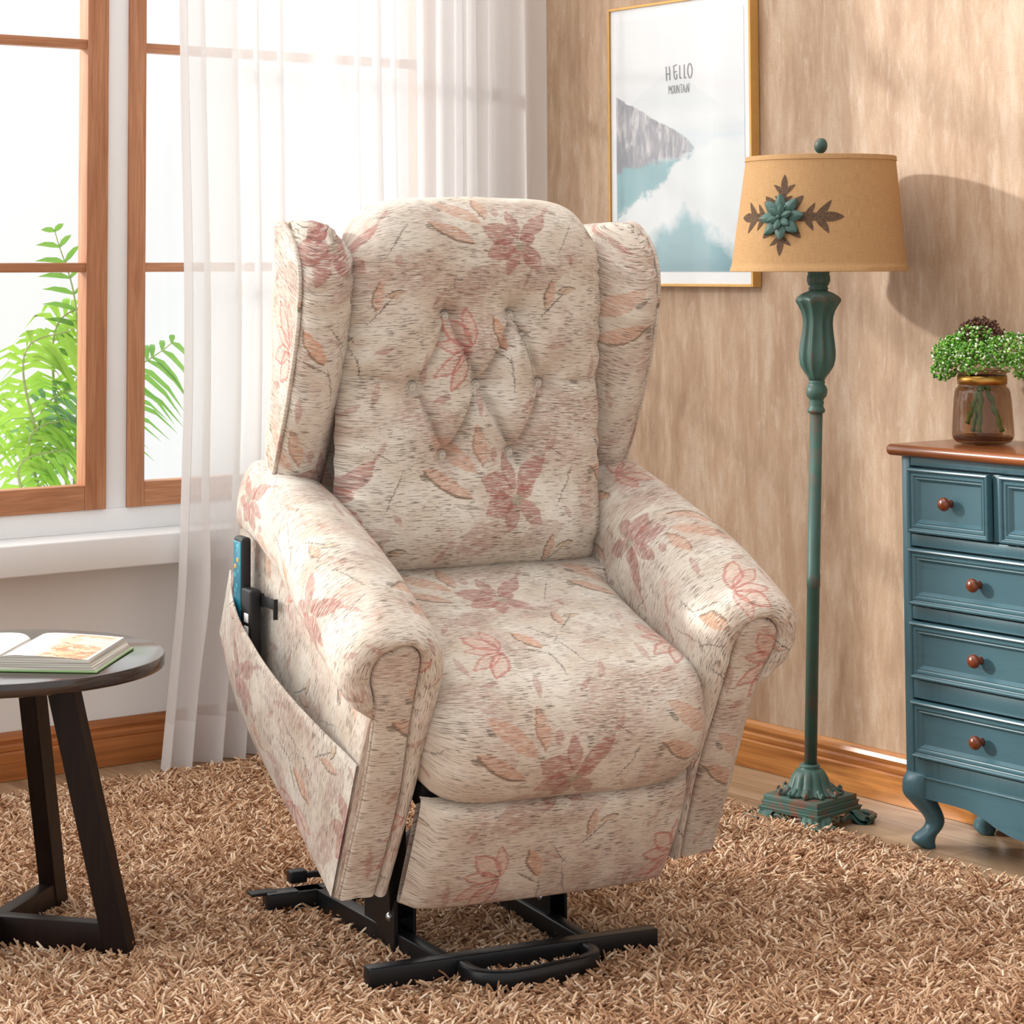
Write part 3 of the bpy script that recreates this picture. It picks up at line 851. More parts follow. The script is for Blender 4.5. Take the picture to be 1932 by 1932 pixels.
# ------------------------------------------------------------------ framed print
pic = empty('picture_frame', (.7345, -.002, 1.148)); tag(pic, 'gold-framed mountain and cloud print with black lettering on the tan wall', 'picture')
PW, PH, PD = .541, .722, .028
M_gold = flat('gold_frame', srgb(206, 160, 92), .35, .35, var=.12, scale=60)
def fbox(name, x0, x1, z0, z1, y0, y1, mat, bev=.001):
    return box(name, (x0, y0, z0), (x1, y1, z1), mat, pic, bev)
hw = PW / 2; ft = .007
bm = bmesh.new()
box_bm(bm, (-hw, -PD, 0), (-hw + ft, 0, PH), .001); box_bm(bm, (hw - ft, -PD, 0), (hw, 0, PH), .001)
box_bm(bm, (-hw + ft, -PD, 0), (hw - ft, 0, ft), .001); box_bm(bm, (-hw + ft, -PD, PH - ft), (hw - ft, 0, PH), .001)
bm_obj('frame', bm, M_gold, pic)
M_mat = flat('print_paper', srgb(232, 232, 234), .35, var=.005)
fbox('mount', -hw + ft, hw - ft, ft, PH - ft, -.022, -.002, M_mat, 0)
def print_mat():
    t = NT('mountain_print'); uv = t.coord('UV')
    s = t.n('ShaderNodeSeparateXYZ'); t.l(uv, s.inputs[0]); u, v = s.outputs[0], s.outputs[1]
    n1 = t.noise(t.mapping(uv, (3.2, 5, 1)), 1, 6, .6); n2 = t.noise(t.mapping(uv, (9, 14, 1)), 1, 5, .65); n3 = t.noise(t.mapping(uv, (2.2, 3.2, 1), (4, 2, 0)), 1, 5, .6)
    j1 = t.math('SUBTRACT', n1, .5); j2 = t.math('SUBTRACT', n2, .5); j3 = t.math('SUBTRACT', n3, .5)
    mul = lambda a, b: t.math('MULTIPLY', a, b); ad = lambda a, b: t.math('ADD', a, b); su = lambda a, b: t.math('SUBTRACT', a, b)
    sky = t.mix(v, srgb(212, 218, 221), srgb(224, 225, 227))
    c = sky
    # faint far peak
    pk = su(su(.80, mul(t.math('ABSOLUTE', su(u, .44)), .42)), v)
    c = t.mix(mul(t.step(pk, 0, .01), .55), c, srgb(204, 212, 215))
    c = t.mix(mul(t.step(v, .60, .68), 0), c, c)
    fog = t.step(t.math('ABSOLUTE', su(v, .60)), .05, .0)
    c = t.mix(mul(fog, .8), c, srgb(222, 225, 226))
    # mid blue haze ridge at the right
    rg = su(ad(ad(.545, mul(t.math('SINE', mul(u, 5.0)), .012)), mul(j1, .10)), v)
    c = t.mix(mul(mul(t.step(rg, 0, .012), t.step(v, .42, .55)), .55), c, srgb(196, 212, 220))
    # small dark hill
    hd = su(mul(su(1.0, t.math('POWER', t.math('ABSOLUTE', mul(su(u, .50), 7.5)), 1.6)), .045), su(v, ad(.495, mul(su(.5, u), .16))))
    hill = mul(t.step(hd, 0, .008), t.math('GREATER_THAN', v, .46))
    c = t.mix(mul(hill, .85), c, t.mix(n2, srgb(96, 116, 130), srgb(150, 164, 172)))
    # lake
    lake = t.step(ad(v, mul(j1, .12)), .46, .43)
    c = t.mix(lake, c, t.mix(n3, srgb(70, 142, 154), srgb(106, 168, 178)))
    # grey rock slope from the left
    top = su(ad(.70, mul(j2, .05)), mul(u, .32)); bot = ad(ad(.385, mul(u, .10)), mul(j2, .10))
    rock = mul(t.step(su(top, v), 0, .006), t.step(su(v, bot), 0, .02))
    rock = mul(rock, t.step(u, .60, .55))
    rn = t.noise(t.mapping(uv, (26, 10, 1), (0, 0, 0), (0, 0, -.6)), 1, 6, .7, .5)
    rc = t.ramp(rn, [(.32, srgb(78, 80, 96)), (.5, srgb(134, 130, 140)), (.66, srgb(206, 200, 200))])
    low = t.step(su(v, ad(bot, su(.12, mul(u, .4)))), .05, -.02)
    rc = t.mix(mul(low, .6), rc, srgb(70, 82, 98))
    c = t.mix(rock, c, rc)
    # cloud bank
    cb = ad(ad(.33, mul(su(u, .25), .42)), ad(mul(j1, .24), mul(j2, .12)))
    cb = t.math('MINIMUM', cb, ad(.52, mul(j2, .1)))
    cl = t.step(su(cb, v), .0, .025)
    c = t.mix(mul(cl, .97), c, t.mix(n3, srgb(206, 214, 217), srgb(232, 234, 235)))
    # lower teal water showing under the cloud
    te = su(ad(.20, ad(mul(t.math('SUBTRACT', .12, t.math('ABSOLUTE', su(u, .55))), .45), ad(mul(j1, .20), mul(j2, .08)))), v)
    tc = t.mix(t.step(v, .0, .22), srgb(38, 120, 138), srgb(96, 160, 172)); tc = t.mix(mul(n2, .3), tc, srgb(150, 200, 205))
    c = t.mix(mul(t.step(te, -.02, .05), .95), c, tc)
    t.base(c, .28, 0, .5); return t.m
me_x0, me_x1, me_z0, me_z1 = -hw + ft + .021, hw - ft - .021, ft + .030, PH - ft - .03
o = mesh_obj('print', [(me_x0, -.0228, me_z0), (me_x1, -.0228, me_z0), (me_x1, -.0228, me_z1), (me_x0, -.0228, me_z1)], [(0, 1, 2, 3)], print_mat(), pic, uv=[(0, 0), (1, 0), (1, 1), (0, 1)], fix=False)
M_ink = flat('black_ink', srgb(30, 30, 33), .6)
def stroke_mesh(strokes, w, to):
    V = []; F = []
    for s in strokes:
        p = np.asarray(s, float)
        if len(p) > 2: p = spline(p, 24)
        d = np.gradient(p, axis=0); d /= np.linalg.norm(d, axis=1)[:, None]; nn = np.stack([-d[:, 1], d[:, 0]], 1) * w / 2
        b = len(V)
        for k in range(len(p)):
            V += [to(*(p[k] - nn[k])), to(*(p[k] + nn[k]))]
        for k in range(len(p) - 1): F.append((b + 2 * k, b + 2 * k + 1, b + 2 * k + 3, b + 2 * k + 2))
    return V, F
H_ = [[(0, 0), (-.03, 1)], [(.22, .02), (.23, .55), (.19, 1)], [(-.07, .42), (.24, .50)]]
E_ = [[(.75, .90 + .16), (.50, .97), (.53, .9)], [(.53, .92), (.53, .5), (.56, .2), (.66, .02), (.73, .12), (.73, .40)], [(.48, .52), (.62, .56), (.74, .60)]]
L1 = [[(.94, 1.0), (.95, .08)], [(.95, .06), (1.09, .10)]]
L2 = [[(1.26, 1.02), (1.27, .07)], [(1.27, .05), (1.42, .10)]]
O_ = [[(1.63, 1.05), (1.53, .8), (1.52, .4), (1.62, .06), (1.72, .05), (1.82, .4), (1.80, .75), (1.72, 1.0), (1.63, 1.05)]]
hs = .092
V, F = stroke_mesh(H_ + E_ + L1 + L2 + O_, .085, lambda x, y: (-.0425 + x * .053, -.0232, .5195 + .036 * y))
mesh_obj('lettering', [(v[0], v[1], v[2] + .0) for v in V], F, M_ink, pic, fix=False, smooth=False)
MO = [[(0, 0), (.02, 1), (.16, .42), (.28, .98), (.33, .0)], [(.52, .98), (.42, .6), (.50, .08), (.60, .05), (.68, .5), (.62, .95), (.52, .98)], [(.78, 1), (.78, .3), (.86, .04), (.96, .3), (.98, 1)], [(1.08, 0), (1.10, 1)], [(1.10, 1), (1.34, .02)], [(1.34, .02), (1.36, 1)], [(1.46, 1.02), (1.80, 1.0)], [(1.63, 1.0), (1.63, 0)], [(1.80, 0), (1.95, 1)], [(1.95, 1), (2.10, 0)], [(1.84, .36), (2.06, .36)], [(2.22, .04), (2.22, .62)], [(2.34, 0), (2.36, 1)], [(2.36, 1), (2.60, .02)], [(2.60, .02), (2.62, 1.08)]]
MO = [s if len(s) != 5 else None for s in MO]; MO = [s for s in MO if s] + [[(0, 0), (.02, 1)], [(.02, 1), (.16, .42)], [(.16, .42), (.28, .98)], [(.28, .98), (.33, 0)]] + [[(.78, 1), (.78, .3), (.86, .04), (.96, .3), (.98, 1)]]
V, F = stroke_mesh(MO, .085, lambda x, y: (-.035 + x * .0294, -.0232, .4845 + .0215 * y))
mesh_obj('lettering', V, F, M_ink, pic, fix=False, smooth=False)
def pane_mat():
    t = NT('picture_glass'); t.base((1, 1, 1, 1), .12)
    tr = t.n('ShaderNodeBsdfTransparent'); gl = t.n('ShaderNodeBsdfGlossy'); gl.inputs['Roughness'].default_value = .12
    f = t.noise(t.coord(), 2, 1); fr = t.n('ShaderNodeFresnel'); fr.inputs[0].default_value = 1.35
    mx = t.n('ShaderNodeMixShader'); t.l(t.math('MULTIPLY', fr.outputs[0], .28), mx.inputs[0]); t.l(tr.outputs[0], mx.inputs[1]); t.l(gl.outputs[0], mx.inputs[2]); t.l(mx.outputs[0], t.out.inputs['Surface'])
    return t.m
fbox('glazing', -hw + ft, hw - ft, ft, PH - ft, -.0262, -.0245, pane_mat(), 0)
# ------------------------------------------------------------------ floor lamp
def verdigris(name):
    t = NT(name); v = t.coord()
    f = t.noise(v, 34, 5, .65); g = t.noise(v, 11, 3)
    geo = t.n('ShaderNodeNewGeometry')
    c = t.mix(g, srgb(44, 72, 65), srgb(74, 107, 97))
    rub = t.step(geo.outputs['Pointiness'], .52, .58)
    c = t.mix(t.math('MULTIPLY', rub, t.step(f, .46, .62)), c, srgb(122, 72, 52))
    c = t.mix(t.step(f, .75, .79), c, srgb(104, 60, 44))
    t.base(c, .48, 0, .4); return t.m
M_verd = verdigris('worn_green_paint')
def burlap():
    t = NT('burlap_shade'); v = t.coord('UV')
    a = t.noise(t.mapping(v, (900, 40, 1)), 1, 3); b = t.noise(t.mapping(v, (40, 900, 1)), 1, 3); g = t.noise(v, 30, 3)
    c = t.mix(t.math('MULTIPLY', t.math('ADD', a, b), .5), srgb(140, 100, 60), srgb(232, 190, 140))
    c = t.mix(t.math('MULTIPLY', t.step(b, .6, .72), .35), c, srgb(140, 98, 60))
    t.base(c, .9, 0, .1)
    tl = t.n('ShaderNodeBsdfTranslucent'); t.l(c, tl.inputs[0])
    mx = t.n('ShaderNodeMixShader'); mx.inputs[0].default_value = .22
    t.l(t.b.outputs[0], mx.inputs[1]); t.l(tl.outputs[0], mx.inputs[2]); t.l(mx.outputs[0], t.out.inputs['Surface'])
    t.bump(t.math('ADD', a, b), .3, .001); return t.m
M_burlap = burlap()
LX, LY = 1.42, -.27
lamp = empty('floor_lamp', (LX, LY, 0), R(8.7)); tag(lamp, 'green antique-look floor lamp with tan burlap drum shade beside the dresser', 'floor lamp')
# everything above the base leans a little to one side
LEAN = .030; la = R(53.7 - 8.7)
def lean(P):
    P = np.array(P, float); z = P[..., 2] - .06
    P[..., 0] += LEAN * z * math.cos(la); P[..., 1] += LEAN * z * math.sin(la); return P
def llathe(name, prof, mat, parent, n=48, mod=None):
    P = np.zeros((len(prof), n, 3))
    for j, (r, z) in enumerate(prof):
        for i in range(n):
            th = 2 * PI * i / n; rr = mod(th, z, r) if mod else r
            P[j, i] = (rr * math.cos(th), rr * math.sin(th), z)
    return grid_obj(name, lean(P), mat, parent, closed_u=True, cap0=True, cap1=True)
# square stepped base on four scrolled feet
bm = bmesh.new()
for h, z0, z1 in ((.0715, .046, .0595), (.0755, .0435, .0475), (.074, .034, .044), (.080, .0315, .0355), (.078, .026, .032)):
    box_bm(bm, (-h, -h, z0), (h, h, z1), .0012)
base = bm_obj('base', bm, M_verd, lamp, smooth=True, auto=40)
for sx in (-1, 1):
    for sy in (-1, 1):
        # splayed foot: fan-shaped, ribbed, curling out at the toe
        nu, nv = 25, 14; P = np.zeros((nv, nu, 3))
        pr = spline([(.070, .034), (.082, .026), (.088, .017), (.097, .010), (.108, .0095), (.112, .013), (.110, .018), (.104, .0175)], nv)
        for j, (d, z) in enumerate(pr):
            for i, q in enumerate(np.linspace(-1, 1, nu)):
                a = PI / 4 + q * (.32 + .10 * j / nv) * (.55 + .45 * math.cos(j / nv * 1.4))
                rr = d * 1.28 * (1 - .10 * q * q) + .0018 * math.cos(q * PI * 5)
                P[j, i] = (sx * rr * math.cos(a), sy * rr * math.sin(a), z + .0)
        Pb = P * [1, 1, 1]; Pb[:, :, 2] -= .009; Pb[:, :, :2] *= .965; Pb[:, :, 2] = np.maximum(Pb[:, :, 2], .0005)
        Q = np.concatenate([P, Pb[::-1]])
        grid_obj('foot', Q, M_verd, base, closed_u=False)
# pierced scroll apron between the feet
for k in range(4):
    ca, sa = math.cos(k * PI / 2), math.sin(k * PI / 2)
    parts = []
    for m in (-1, 1):
        for path, r in (([(m * .058, .026), (m * .050, .013), (m * .038, .014), (m * .034, .022), (m * .022, .020), (m * .010, .013), (m * .004, .022)], .0042),
                        ([(m * .034, .022), (m * .029, .014), (m * .021, .014), (m * .020, .019)], .003)):
            p = spline(path, 20); W = np.stack([p[:, 0] * ca + .078 * sa, p[:, 0] * sa - .078 * ca, p[:, 1]], 1)
            g = tube_arrays(W, r, 7); parts.append(grid_arrays(g, True))
    V, F = merge(parts); mesh_obj('scrollwork', V, F, M_verd, base)
# bell of fluted leaves
def fl8(th, z, r):
    k = max(0, (.100 - z) / .05)
    return r * (1 + .15 * min(1, max(0, (.112 - z) / .02)) * (abs(math.cos(th * 6)) ** .6 - .6))
bell = lathe('bell', [(.013, .123), (.0205, .122), (.0225, .118), (.020, .114), (.0275, .112), (.033, .106), (.0375, .096), (.041, .084), (.046, .073), (.054, .0655), (.058, .061), (.05, .0585)], M_verd, lamp, 96, fl8)
for k in range(12):
    a = 2 * PI * k / 12 - .03
    p = [(.046, .074), (.055, .066), (.064, .0625), (.0705, .066), (.069, .0715), (.0645, .0705)]
    W = [(r * math.cos(a), r * math.sin(a), z) for r, z in spline(p, 12)]
    big = .92 if k % 2 == 0 else .6
    tube('leaf_tip', W, np.array([.0078, .008, .008, .008, .0078, .0074, .0068, .006, .0054, .0048, .004, .002]) * big, M_verd, bell, n=10)
pole = llathe('pole', [(.0138, .112), (.0138, .50), (.0146, .501), (.0146, .528), (.0138, .529), (.0138, .882)], M_verd, lamp, 32)
llathe('collar', [(.0138, .876), (.0185, .879), (.0195, .884), (.0165, .889), (.0150, .894), (.0165, .900), (.0150, .905), (.0170, .909), (.0215, .914), (.0235, .922), (.0235, .929), (.0205, .936), (.0165, .940), (.0185, .944), (.0165, .949)], M_verd, lamp, 40)
def flute(th, z, r):
    k = min(1, max(0, (z - .955) / .02)) * min(1, max(0, (1.135 - z) / .02))
    w = abs(math.cos(th * 5)) ** 3 - .42
    return r * (1 + .15 * k * w)
urn = llathe('fluted_urn', [(.0155, .946), (.0205, .956), (.0275, .967), (.0335, .980), (.0365, .995), (.0368, 1.010), (.0345, 1.032), (.0315, 1.055), (.0300, 1.072), (.0308, 1.086), (.0345, 1.100), (.0405, 1.112), (.0470, 1.121), (.0478, 1.126), (.0440, 1.132), (.0330, 1.139), (.0225, 1.143), (.0190, 1.146)], M_verd, lamp, 120, flute)
def pet8(th, z, r): return r * (1 + .05 * (abs(math.cos(th * 5)) - .6))
llathe('socket_cup', [(.0165, 1.143), (.0210, 1.147), (.0215, 1.150), (.0190, 1.153), (.0225, 1.158), (.0252, 1.166), (.0245, 1.176), (.0225, 1.181), (.0245, 1.187), (.0235, 1.190), (.01, 1.190)], M_verd, lamp, 80, pet8)
M_brass = flat('brass', srgb(182, 138, 72), .3, 1, var=.1)
llathe('stem_rod', [(.004, 1.185), (.004, 1.45)], M_brass, lamp, 12)
# shade
SZ0, SZ1, SR0, SR1 = 1.186, 1.438, .192, .1625
sr = lambda z: SR0 + (SR1 - SR0) * (z - SZ0) / (SZ1 - SZ0)
prof = [(sr(SZ0), SZ0), (sr(SZ0) + .0022, SZ0 + .0008), (sr(SZ0 + .010) + .0022, SZ0 + .010), (sr(SZ0 + .0105) + .0004, SZ0 + .0108)]
prof += [(sr(z), z) for z in np.linspace(SZ0 + .02, SZ1 - .014, 10)]
prof += [(sr(SZ1 - .0108) + .0004, SZ1 - .0112), (sr(SZ1 - .010) + .0022, SZ1 - .0105), (sr(SZ1) + .0022, SZ1 - .0006), (sr(SZ1), SZ1)]
prof += [(sr(z) - .003, z) for z in np.linspace(SZ1, SZ0, 8)]
def shade():
    n = 96; P = np.zeros((len(prof), n + 1, 3)); UVs = np.zeros((len(prof), n + 1, 2))
    for j, (r, z) in enumerate(prof):
        for i in range(n + 1):
            th = 2 * PI * i / n; P[j, i] = (r * math.cos(th), r * math.sin(th), z); UVs[j, i] = (th * .178, z)
    return sharp(grid_obj('lamp_shade', lean(P), M_burlap, lamp, UV=UVs), 60)
shd = shade()
sp = []
for k in range(3):
    a = k * 2 * PI / 3
    sp.append(grid_arrays(tube_arrays(lean(np.array([(.004 * math.cos(a), .004 * math.sin(a), 1.425), (.158 * math.cos(a), .158 * math.sin(a), 1.430)])), .0018, 6), True))
V, F = merge(sp); mesh_obj('spider', V, F, M_brass, shd)
llathe('finial', [(.003, 1.43), (.0065, 1.434), (.0065, 1.441), (.0052, 1.443), (.0056, 1.446), (.0095, 1.449), (.0130, 1.454), (.0147, 1.460), (.0146, 1.466), (.0125, 1.473), (.008, 1.478), (.0005, 1.4798)], M_verd, lamp, 28)
# printed cross of fleur tips and the applied green blossom
OA = R(-71.3 - 8.7); OZ = 1.303
def on_shade(u, v, off):
    z = OZ + v; r = sr(z); th = OA + u / r
    return np.array([(r + off) * math.cos(th), (r + off) * math.sin(th), z])
def lens(c, ang, L, W, bend=0, n=14):
    a = R(ang); pts = []
    ca, sa = math.cos(a), math.sin(a)
    for s in (1, -1):
        rng_ = np.linspace(0, 1, n) if s == 1 else np.linspace(1, 0, n)
        for t in rng_:
            w = s * W * (math.sin(PI * t ** .8)) ** .8
            x = t * L; y = w + bend * t * t
            pts.append((c[0] + x * ca - y * sa, c[1] + x * sa + y * ca))
    return pts, n
def strip_lens(c, ang, L, W, bend, off, n=14):
    pts, n = lens(c, ang, L, W, bend, n)
    V = []; F = []
    for k in range(n):
        A, B = pts[k], pts[2 * n - 1 - k]
        for q in np.linspace(0, 1, 5): V.append(on_shade(A[0] + (B[0] - A[0]) * q, A[1] + (B[1] - A[1]) * q, off))
    for k in range(n - 1):
        for q in range(4): F.append((k * 5 + q, k * 5 + q + 1, k * 5 + q + 6, k * 5 + q + 5))
    return np.array(V), F
t_ = NT('printed_brown'); f_ = t_.noise(t_.coord(), 700, 2)
t_.base(t_.mix(t_.step(f_, .45, .62), srgb(70, 54, 44), srgb(122, 98, 78)), .9, 0, .1); M_print = t_.m
pl = []
def arm_print(ang, R0, sc_):
    ca, sa = math.cos(R(ang)), math.sin(R(ang))
    at = lambda d: (d * ca, d * sa)
    pl.append(strip_lens(at(R0 - .045 * sc_), ang, .052 * sc_, .0105 * sc_, 0, .0008))
    for s in (1, -1):
        pl.append(strip_lens(at(R0 - .056 * sc_), ang + s * 28, .046 * sc_, .0085 * sc_, s * .016 * sc_, .0009))
        pl.append(strip_lens(at(R0 - .080 * sc_), ang + s * 34, .036 * sc_, .0065 * sc_, s * .012 * sc_, .0010))
    pl.append(strip_lens(at(.01), ang, R0 - .028 * sc_, .010 * sc_, 0, .0007))
arm_print(0, .128, 1.0); arm_print(180, .118, .95); arm_print(90, .086, .72); arm_print(-90, .078, .72)
for a in (45, 135, 225, 315): pl.append(strip_lens((0, 0), a, .064, .013, 0, .0011))
V, F = merge(pl); mesh_obj('printed_motif', lean(V), F, M_print, shd, fix=False)
def petal(ang, r0, L, W, lift, tip, off):
    nu, nv = 9, 12; P = np.zeros((nv, nu, 3)); a = R(ang)
    for j, t in enumerate(np.linspace(0, 1, nv)):
        w = W * (math.sin(PI * min(1, .10 + .86 * t) ** .85)) ** .7
        for i, q in enumerate(np.linspace(-1, 1, nu)):
            x = r0 + L * t; y = q * w
            h = off + lift * math.sin(PI * t * .8) + tip * t * t + .0022 * (1 - abs(q)) + .0009 * math.cos(q * 10 + t * 16) - .002 * q * q
            P[j, i] = on_shade(x * math.cos(a) - y * math.sin(a), x * math.sin(a) + y * math.cos(a), h)
    B = P.copy()
    for j in range(nv):
        for i in range(nu):
            d = np.array([B[j, i, 0], B[j, i, 1], 0]); B[j, i] -= d / np.linalg.norm(d) * .0025
    Q = np.concatenate([P, B[::-1]])
    return lean(Q)
bl = mesh_obj('blossom', lean(np.array([on_shade(.006 * math.cos(a), .006 * math.sin(a), h) for h, k in ((.002, 1), (.012, 1)) for a in np.linspace(0, 2 * PI, 10, endpoint=False)])), [tuple(range(10))[::-1], tuple(range(10, 20))] + [(i, (i + 1) % 10, 10 + (i + 1) % 10, 10 + i) for i in range(10)], M_verd, shd)
for k in range(8): grid_obj('petal', petal(k * 45 + 4, .006, .044, .0125, .006, .004, .004), M_verd, bl)
for k in range(6): grid_obj('petal', petal(k * 60 + 20, .002, .026, .008, .005, .006, .010), M_verd, bl)
lathe('bead', [(.0005, -.002), (.0045, -.002), (.0045, .002), (.003, .0045), (.0003, .0052)], M_verd, bl, 14, origin=lean(on_shade(0, 0, .017)), axis=on_shade(0, 0, 1) - on_shade(0, 0, 0), caps=False)

# ------------------------------------------------------------------ dresser
def bluepaint(name, axis=0):
    t = NT(name); v = t.coord()
    sc_ = [90, 90, 90]; sc_[axis] = 5
    f = t.noise(t.mapping(v, tuple(sc_)), 1, 4); g = t.noise(v, 5, 3)
    c = t.mix(g, srgb(56, 90, 101), srgb(72, 108, 117))
    c = t.mix(t.math('MULTIPLY', t.step(f, .56, .74), .35), c, srgb(42, 70, 80))
    geo = t.n('ShaderNodeNewGeometry'); sp_ = t.noise(v, 120, 2)
    c = t.mix(t.math('MULTIPLY', t.step(sp_, .79, .81), .7), c, srgb(170, 178, 172))
    t.base(c, .34, 0, .5); t.bump(f, .06, .0006); return t.m
M_blue = bluepaint('blue_paint'); M_bluev = bluepaint('blue_paint_upright', 2)
M_top = wood('dresser_top_wood', srgb(104, 54, 26), srgb(158, 92, 52), axis=0, scale=.8, rough=.22)
M_knob = wood('knob_wood', srgb(92, 42, 22), srgb(142, 72, 42), axis=1, scale=2, rough=.25)
DX0, DX1, DF, DB = 1.694, 2.452, -.262, -.022
dr = empty('dresser', ((DX0 + DX1) / 2, DB, 0)); tag(dr, 'blue painted chest of drawers with brown wooden top and turned knobs', 'dresser')
dx, dy = (DX0 + DX1) / 2, DB
def DB_(name, lo, hi, mat, bev=.0015, parent=None):
    return box(name, (lo[0] - dx, lo[1] - dy, lo[2]), (hi[0] - dx, hi[1] - dy, hi[2]), mat, parent or dr, bev)
bm = bmesh.new()
L_ = lambda p: (p[0] - dx, p[1] - dy, p[2])
st = .022
# stiles and sides
for a, b in ((DX0, DX0 + st), (DX1 - st, DX1)): box_bm(bm, L_((a, DF, .148)), L_((b, DB, .803)), .0015)
rows = [(.645, .782), (.497, .617), (.347, .467), (.187, .306)]
zr = [.803] + [z for r_ in rows for z in (r_[1], r_[0])] + [.150]
for k in range(0, len(zr), 2):
    box_bm(bm, L_((DX0 + st, DF + .0018, zr[k + 1] + .002)), L_((DX1 - st, DB, zr[k] - .002 if k else zr[k])), .0008)
box_bm(bm, L_((DX0 + st, DF + .02, .15)), L_((DX1 - st, DB, .80)), 0)
wS = (DX1 - DX0 - 2 * st - 2 * .024) / 3
for k in (1, 2):
    x = DX0 + st + k * wS + (k - 1) * .024
    box_bm(bm, L_((x, DF + .0018, .647)), L_((x + .024, DB, .78)), .0008)
bm_obj('body', bm, M_bluev, dr, smooth=True, auto=40)
# top with rounded edge
bm = bmesh.new(); box_bm(bm, L_((DX0 - .026, DF - .024, .803)), L_((DX1 + .026, -.004, .827)), .0112, 5); bm_obj('top', bm, M_top, dr, smooth=True, auto=60)
def knob(x, z, y, parent):
    pr = [(.0005, 0), (.0085, 0), (.0075, .004), (.006, .008), (.0065, .011), (.0105, .0135), (.0138, .0175), (.0142, .0215), (.012, .0262), (.007, .0292), (.0003, .030)]
    lathe('knob', pr, M_knob, parent, 28, origin=(x - dx, y - dy, z), axis=(0, -1, 0), caps=False)
def drawer(x0, x1, z0, z1, knobs):
    rings = [(0.002, 0.002), (0.002, -.010), (.0035, -.0135), (.0065, -.0145), (.0095, -.0125), (.0105, -.0095), (.0125, -.0085), (.0145, -.0105), (.0175, -.0105), (.0195, -.0075), (.0215, -.0065), (.0235, -.0075), (.0255, -.0055), (.029, -.001), (.030, -.0003)]
    V = []; F = []
    for i, (ins, o) in enumerate(rings):
        for x, z in ((x0 + ins, z0 + ins), (x1 - ins, z0 + ins), (x1 - ins, z1 - ins), (x0 + ins, z1 - ins)): V.append((x - dx, DF + o - dy, z))
        if i:
            a, b = 4 * (i - 1), 4 * i
            F += [(a + k, a + (k + 1) % 4, b + (k + 1) % 4, b + k) for k in range(4)]
    F.append(tuple(4 * (len(rings) - 1) + k for k in range(4)))
    F.append((3, 2, 1, 0))
    d = mesh_obj('drawer', V, F, M_blue, dr); sharp(d, 25)
    for kx, kz in knobs: knob(kx, kz, DF - .0003, d)
for k in range(3):
    x = DX0 + st + k * (wS + .024); drawer(x, x + wS, rows[0][0], rows[0][1], [(x + wS / 2, .7135)])
W_ = DX1 - DX0
for z0, z1 in rows[1:]:
    drawer(DX0 + st, DX1 - st, z0, z1, [(DX0 + .205, (z0 + z1) / 2 + .001), (DX1 - .205, (z0 + z1) / 2 + .001)])
# scalloped apron
def ap(x):
    d = min(x - DX0, DX1 - x)
    return float(np.interp(d, [0, .11, .16, .20, .235, .275, .31], [.106, .106, .104, .096, .082, .072, .070]))
xs = np.linspace(DX0 + .03, DX1 - .03, 60)
poly = [(x, ap(x)) for x in xs] + [(DX1 - .03, .155), (DX0 + .03, .155)]
bm = bmesh.new(); prism_bm(bm, poly, DF + .002, DF + .020, lambda a, b, c: (a - dx, c - dy, b))
bead = [(x, ap(x) + .0) for x in xs]
bm_obj('apron', bm, M_blue, dr)
box('apron_bead', L_((DX0 + .035, DF - .0025, .148)), L_((DX1 - .035, DF + .006, .1515)), M_blue, dr, .001)
for sx in (-1, 1):
    for sy in (-1, 1):
        cx = (DX0 + .030) if sx < 0 else (DX1 - .030); cy = (DF + .030) if sy < 0 else (DB - .030)
        stn = [(.156, .004, .030), (.150, .006, .0315), (.135, .010, .032), (.112, .011, .0305), (.092, .005, .0265), (.072, -.005, .0215), (.055, -.010, .0185), (.040, -.006, .0195), (.026, .004, .0225), (.014, .007, .0225), (.005, .003, .018), (.0005, .0, .014)]
        sp_ = spline(stn, 34); P = np.zeros((34, 24, 3))
        for j, (z, o, w) in enumerate(sp_):
            for i in range(24):
                a = 2 * PI * i / 24; c_, s_ = math.cos(a), math.sin(a)
                e = 3.2 if z > .1 else 2.4
                rr = w / (abs(c_) ** e + abs(s_) ** e) ** (1 / e)
                P[j, i] = (cx + sx * o + rr * c_ - dx, cy + sy * o * (1 if sy < 0 else .2) + rr * s_ - dy, z)
        grid_obj('leg', P, M_blue, dr, closed_u=True, cap0=True, cap1=True)

# ------------------------------------------------------------------ glass jar with flowers
def tint_glass():
    t = NT('smoky_brown_glass')
    n_ = t.noise(t.mapping(t.coord(), (60, 60, 24)), 1, 3)
    bmp = t.n('ShaderNodeBump'); t.l(n_, bmp.inputs['Height']); bmp.inputs['Strength'].default_value = .35; bmp.inputs['Distance'].default_value = .004
    tr = t.n('ShaderNodeBsdfTransparent'); t.l(t.mix(n_, srgb(198, 176, 155), srgb(217, 197, 177)), tr.inputs[0])
    gl = t.n('ShaderNodeBsdfGlossy'); gl.inputs['Roughness'].default_value = .04; t.l(bmp.outputs[0], gl.inputs['Normal'])
    fr = t.n('ShaderNodeFresnel'); fr.inputs[0].default_value = 1.5; t.l(bmp.outputs[0], fr.inputs['Normal'])
    mx = t.n('ShaderNodeMixShader'); t.l(t.math('MINIMUM', t.math('MULTIPLY', fr.outputs[0], 1.0), .42), mx.inputs[0]); t.l(tr.outputs[0], mx.inputs[1]); t.l(gl.outputs[0], mx.inputs[2])
    t.l(mx.outputs[0], t.out.inputs['Surface']); return t.m
VX, VY, VZ = 1.801, -.130, .828
va = empty('glass_jar', (VX, VY, VZ)); tag(va, 'smoky brown glass jar with a brass collar standing on the dresser', 'vase')
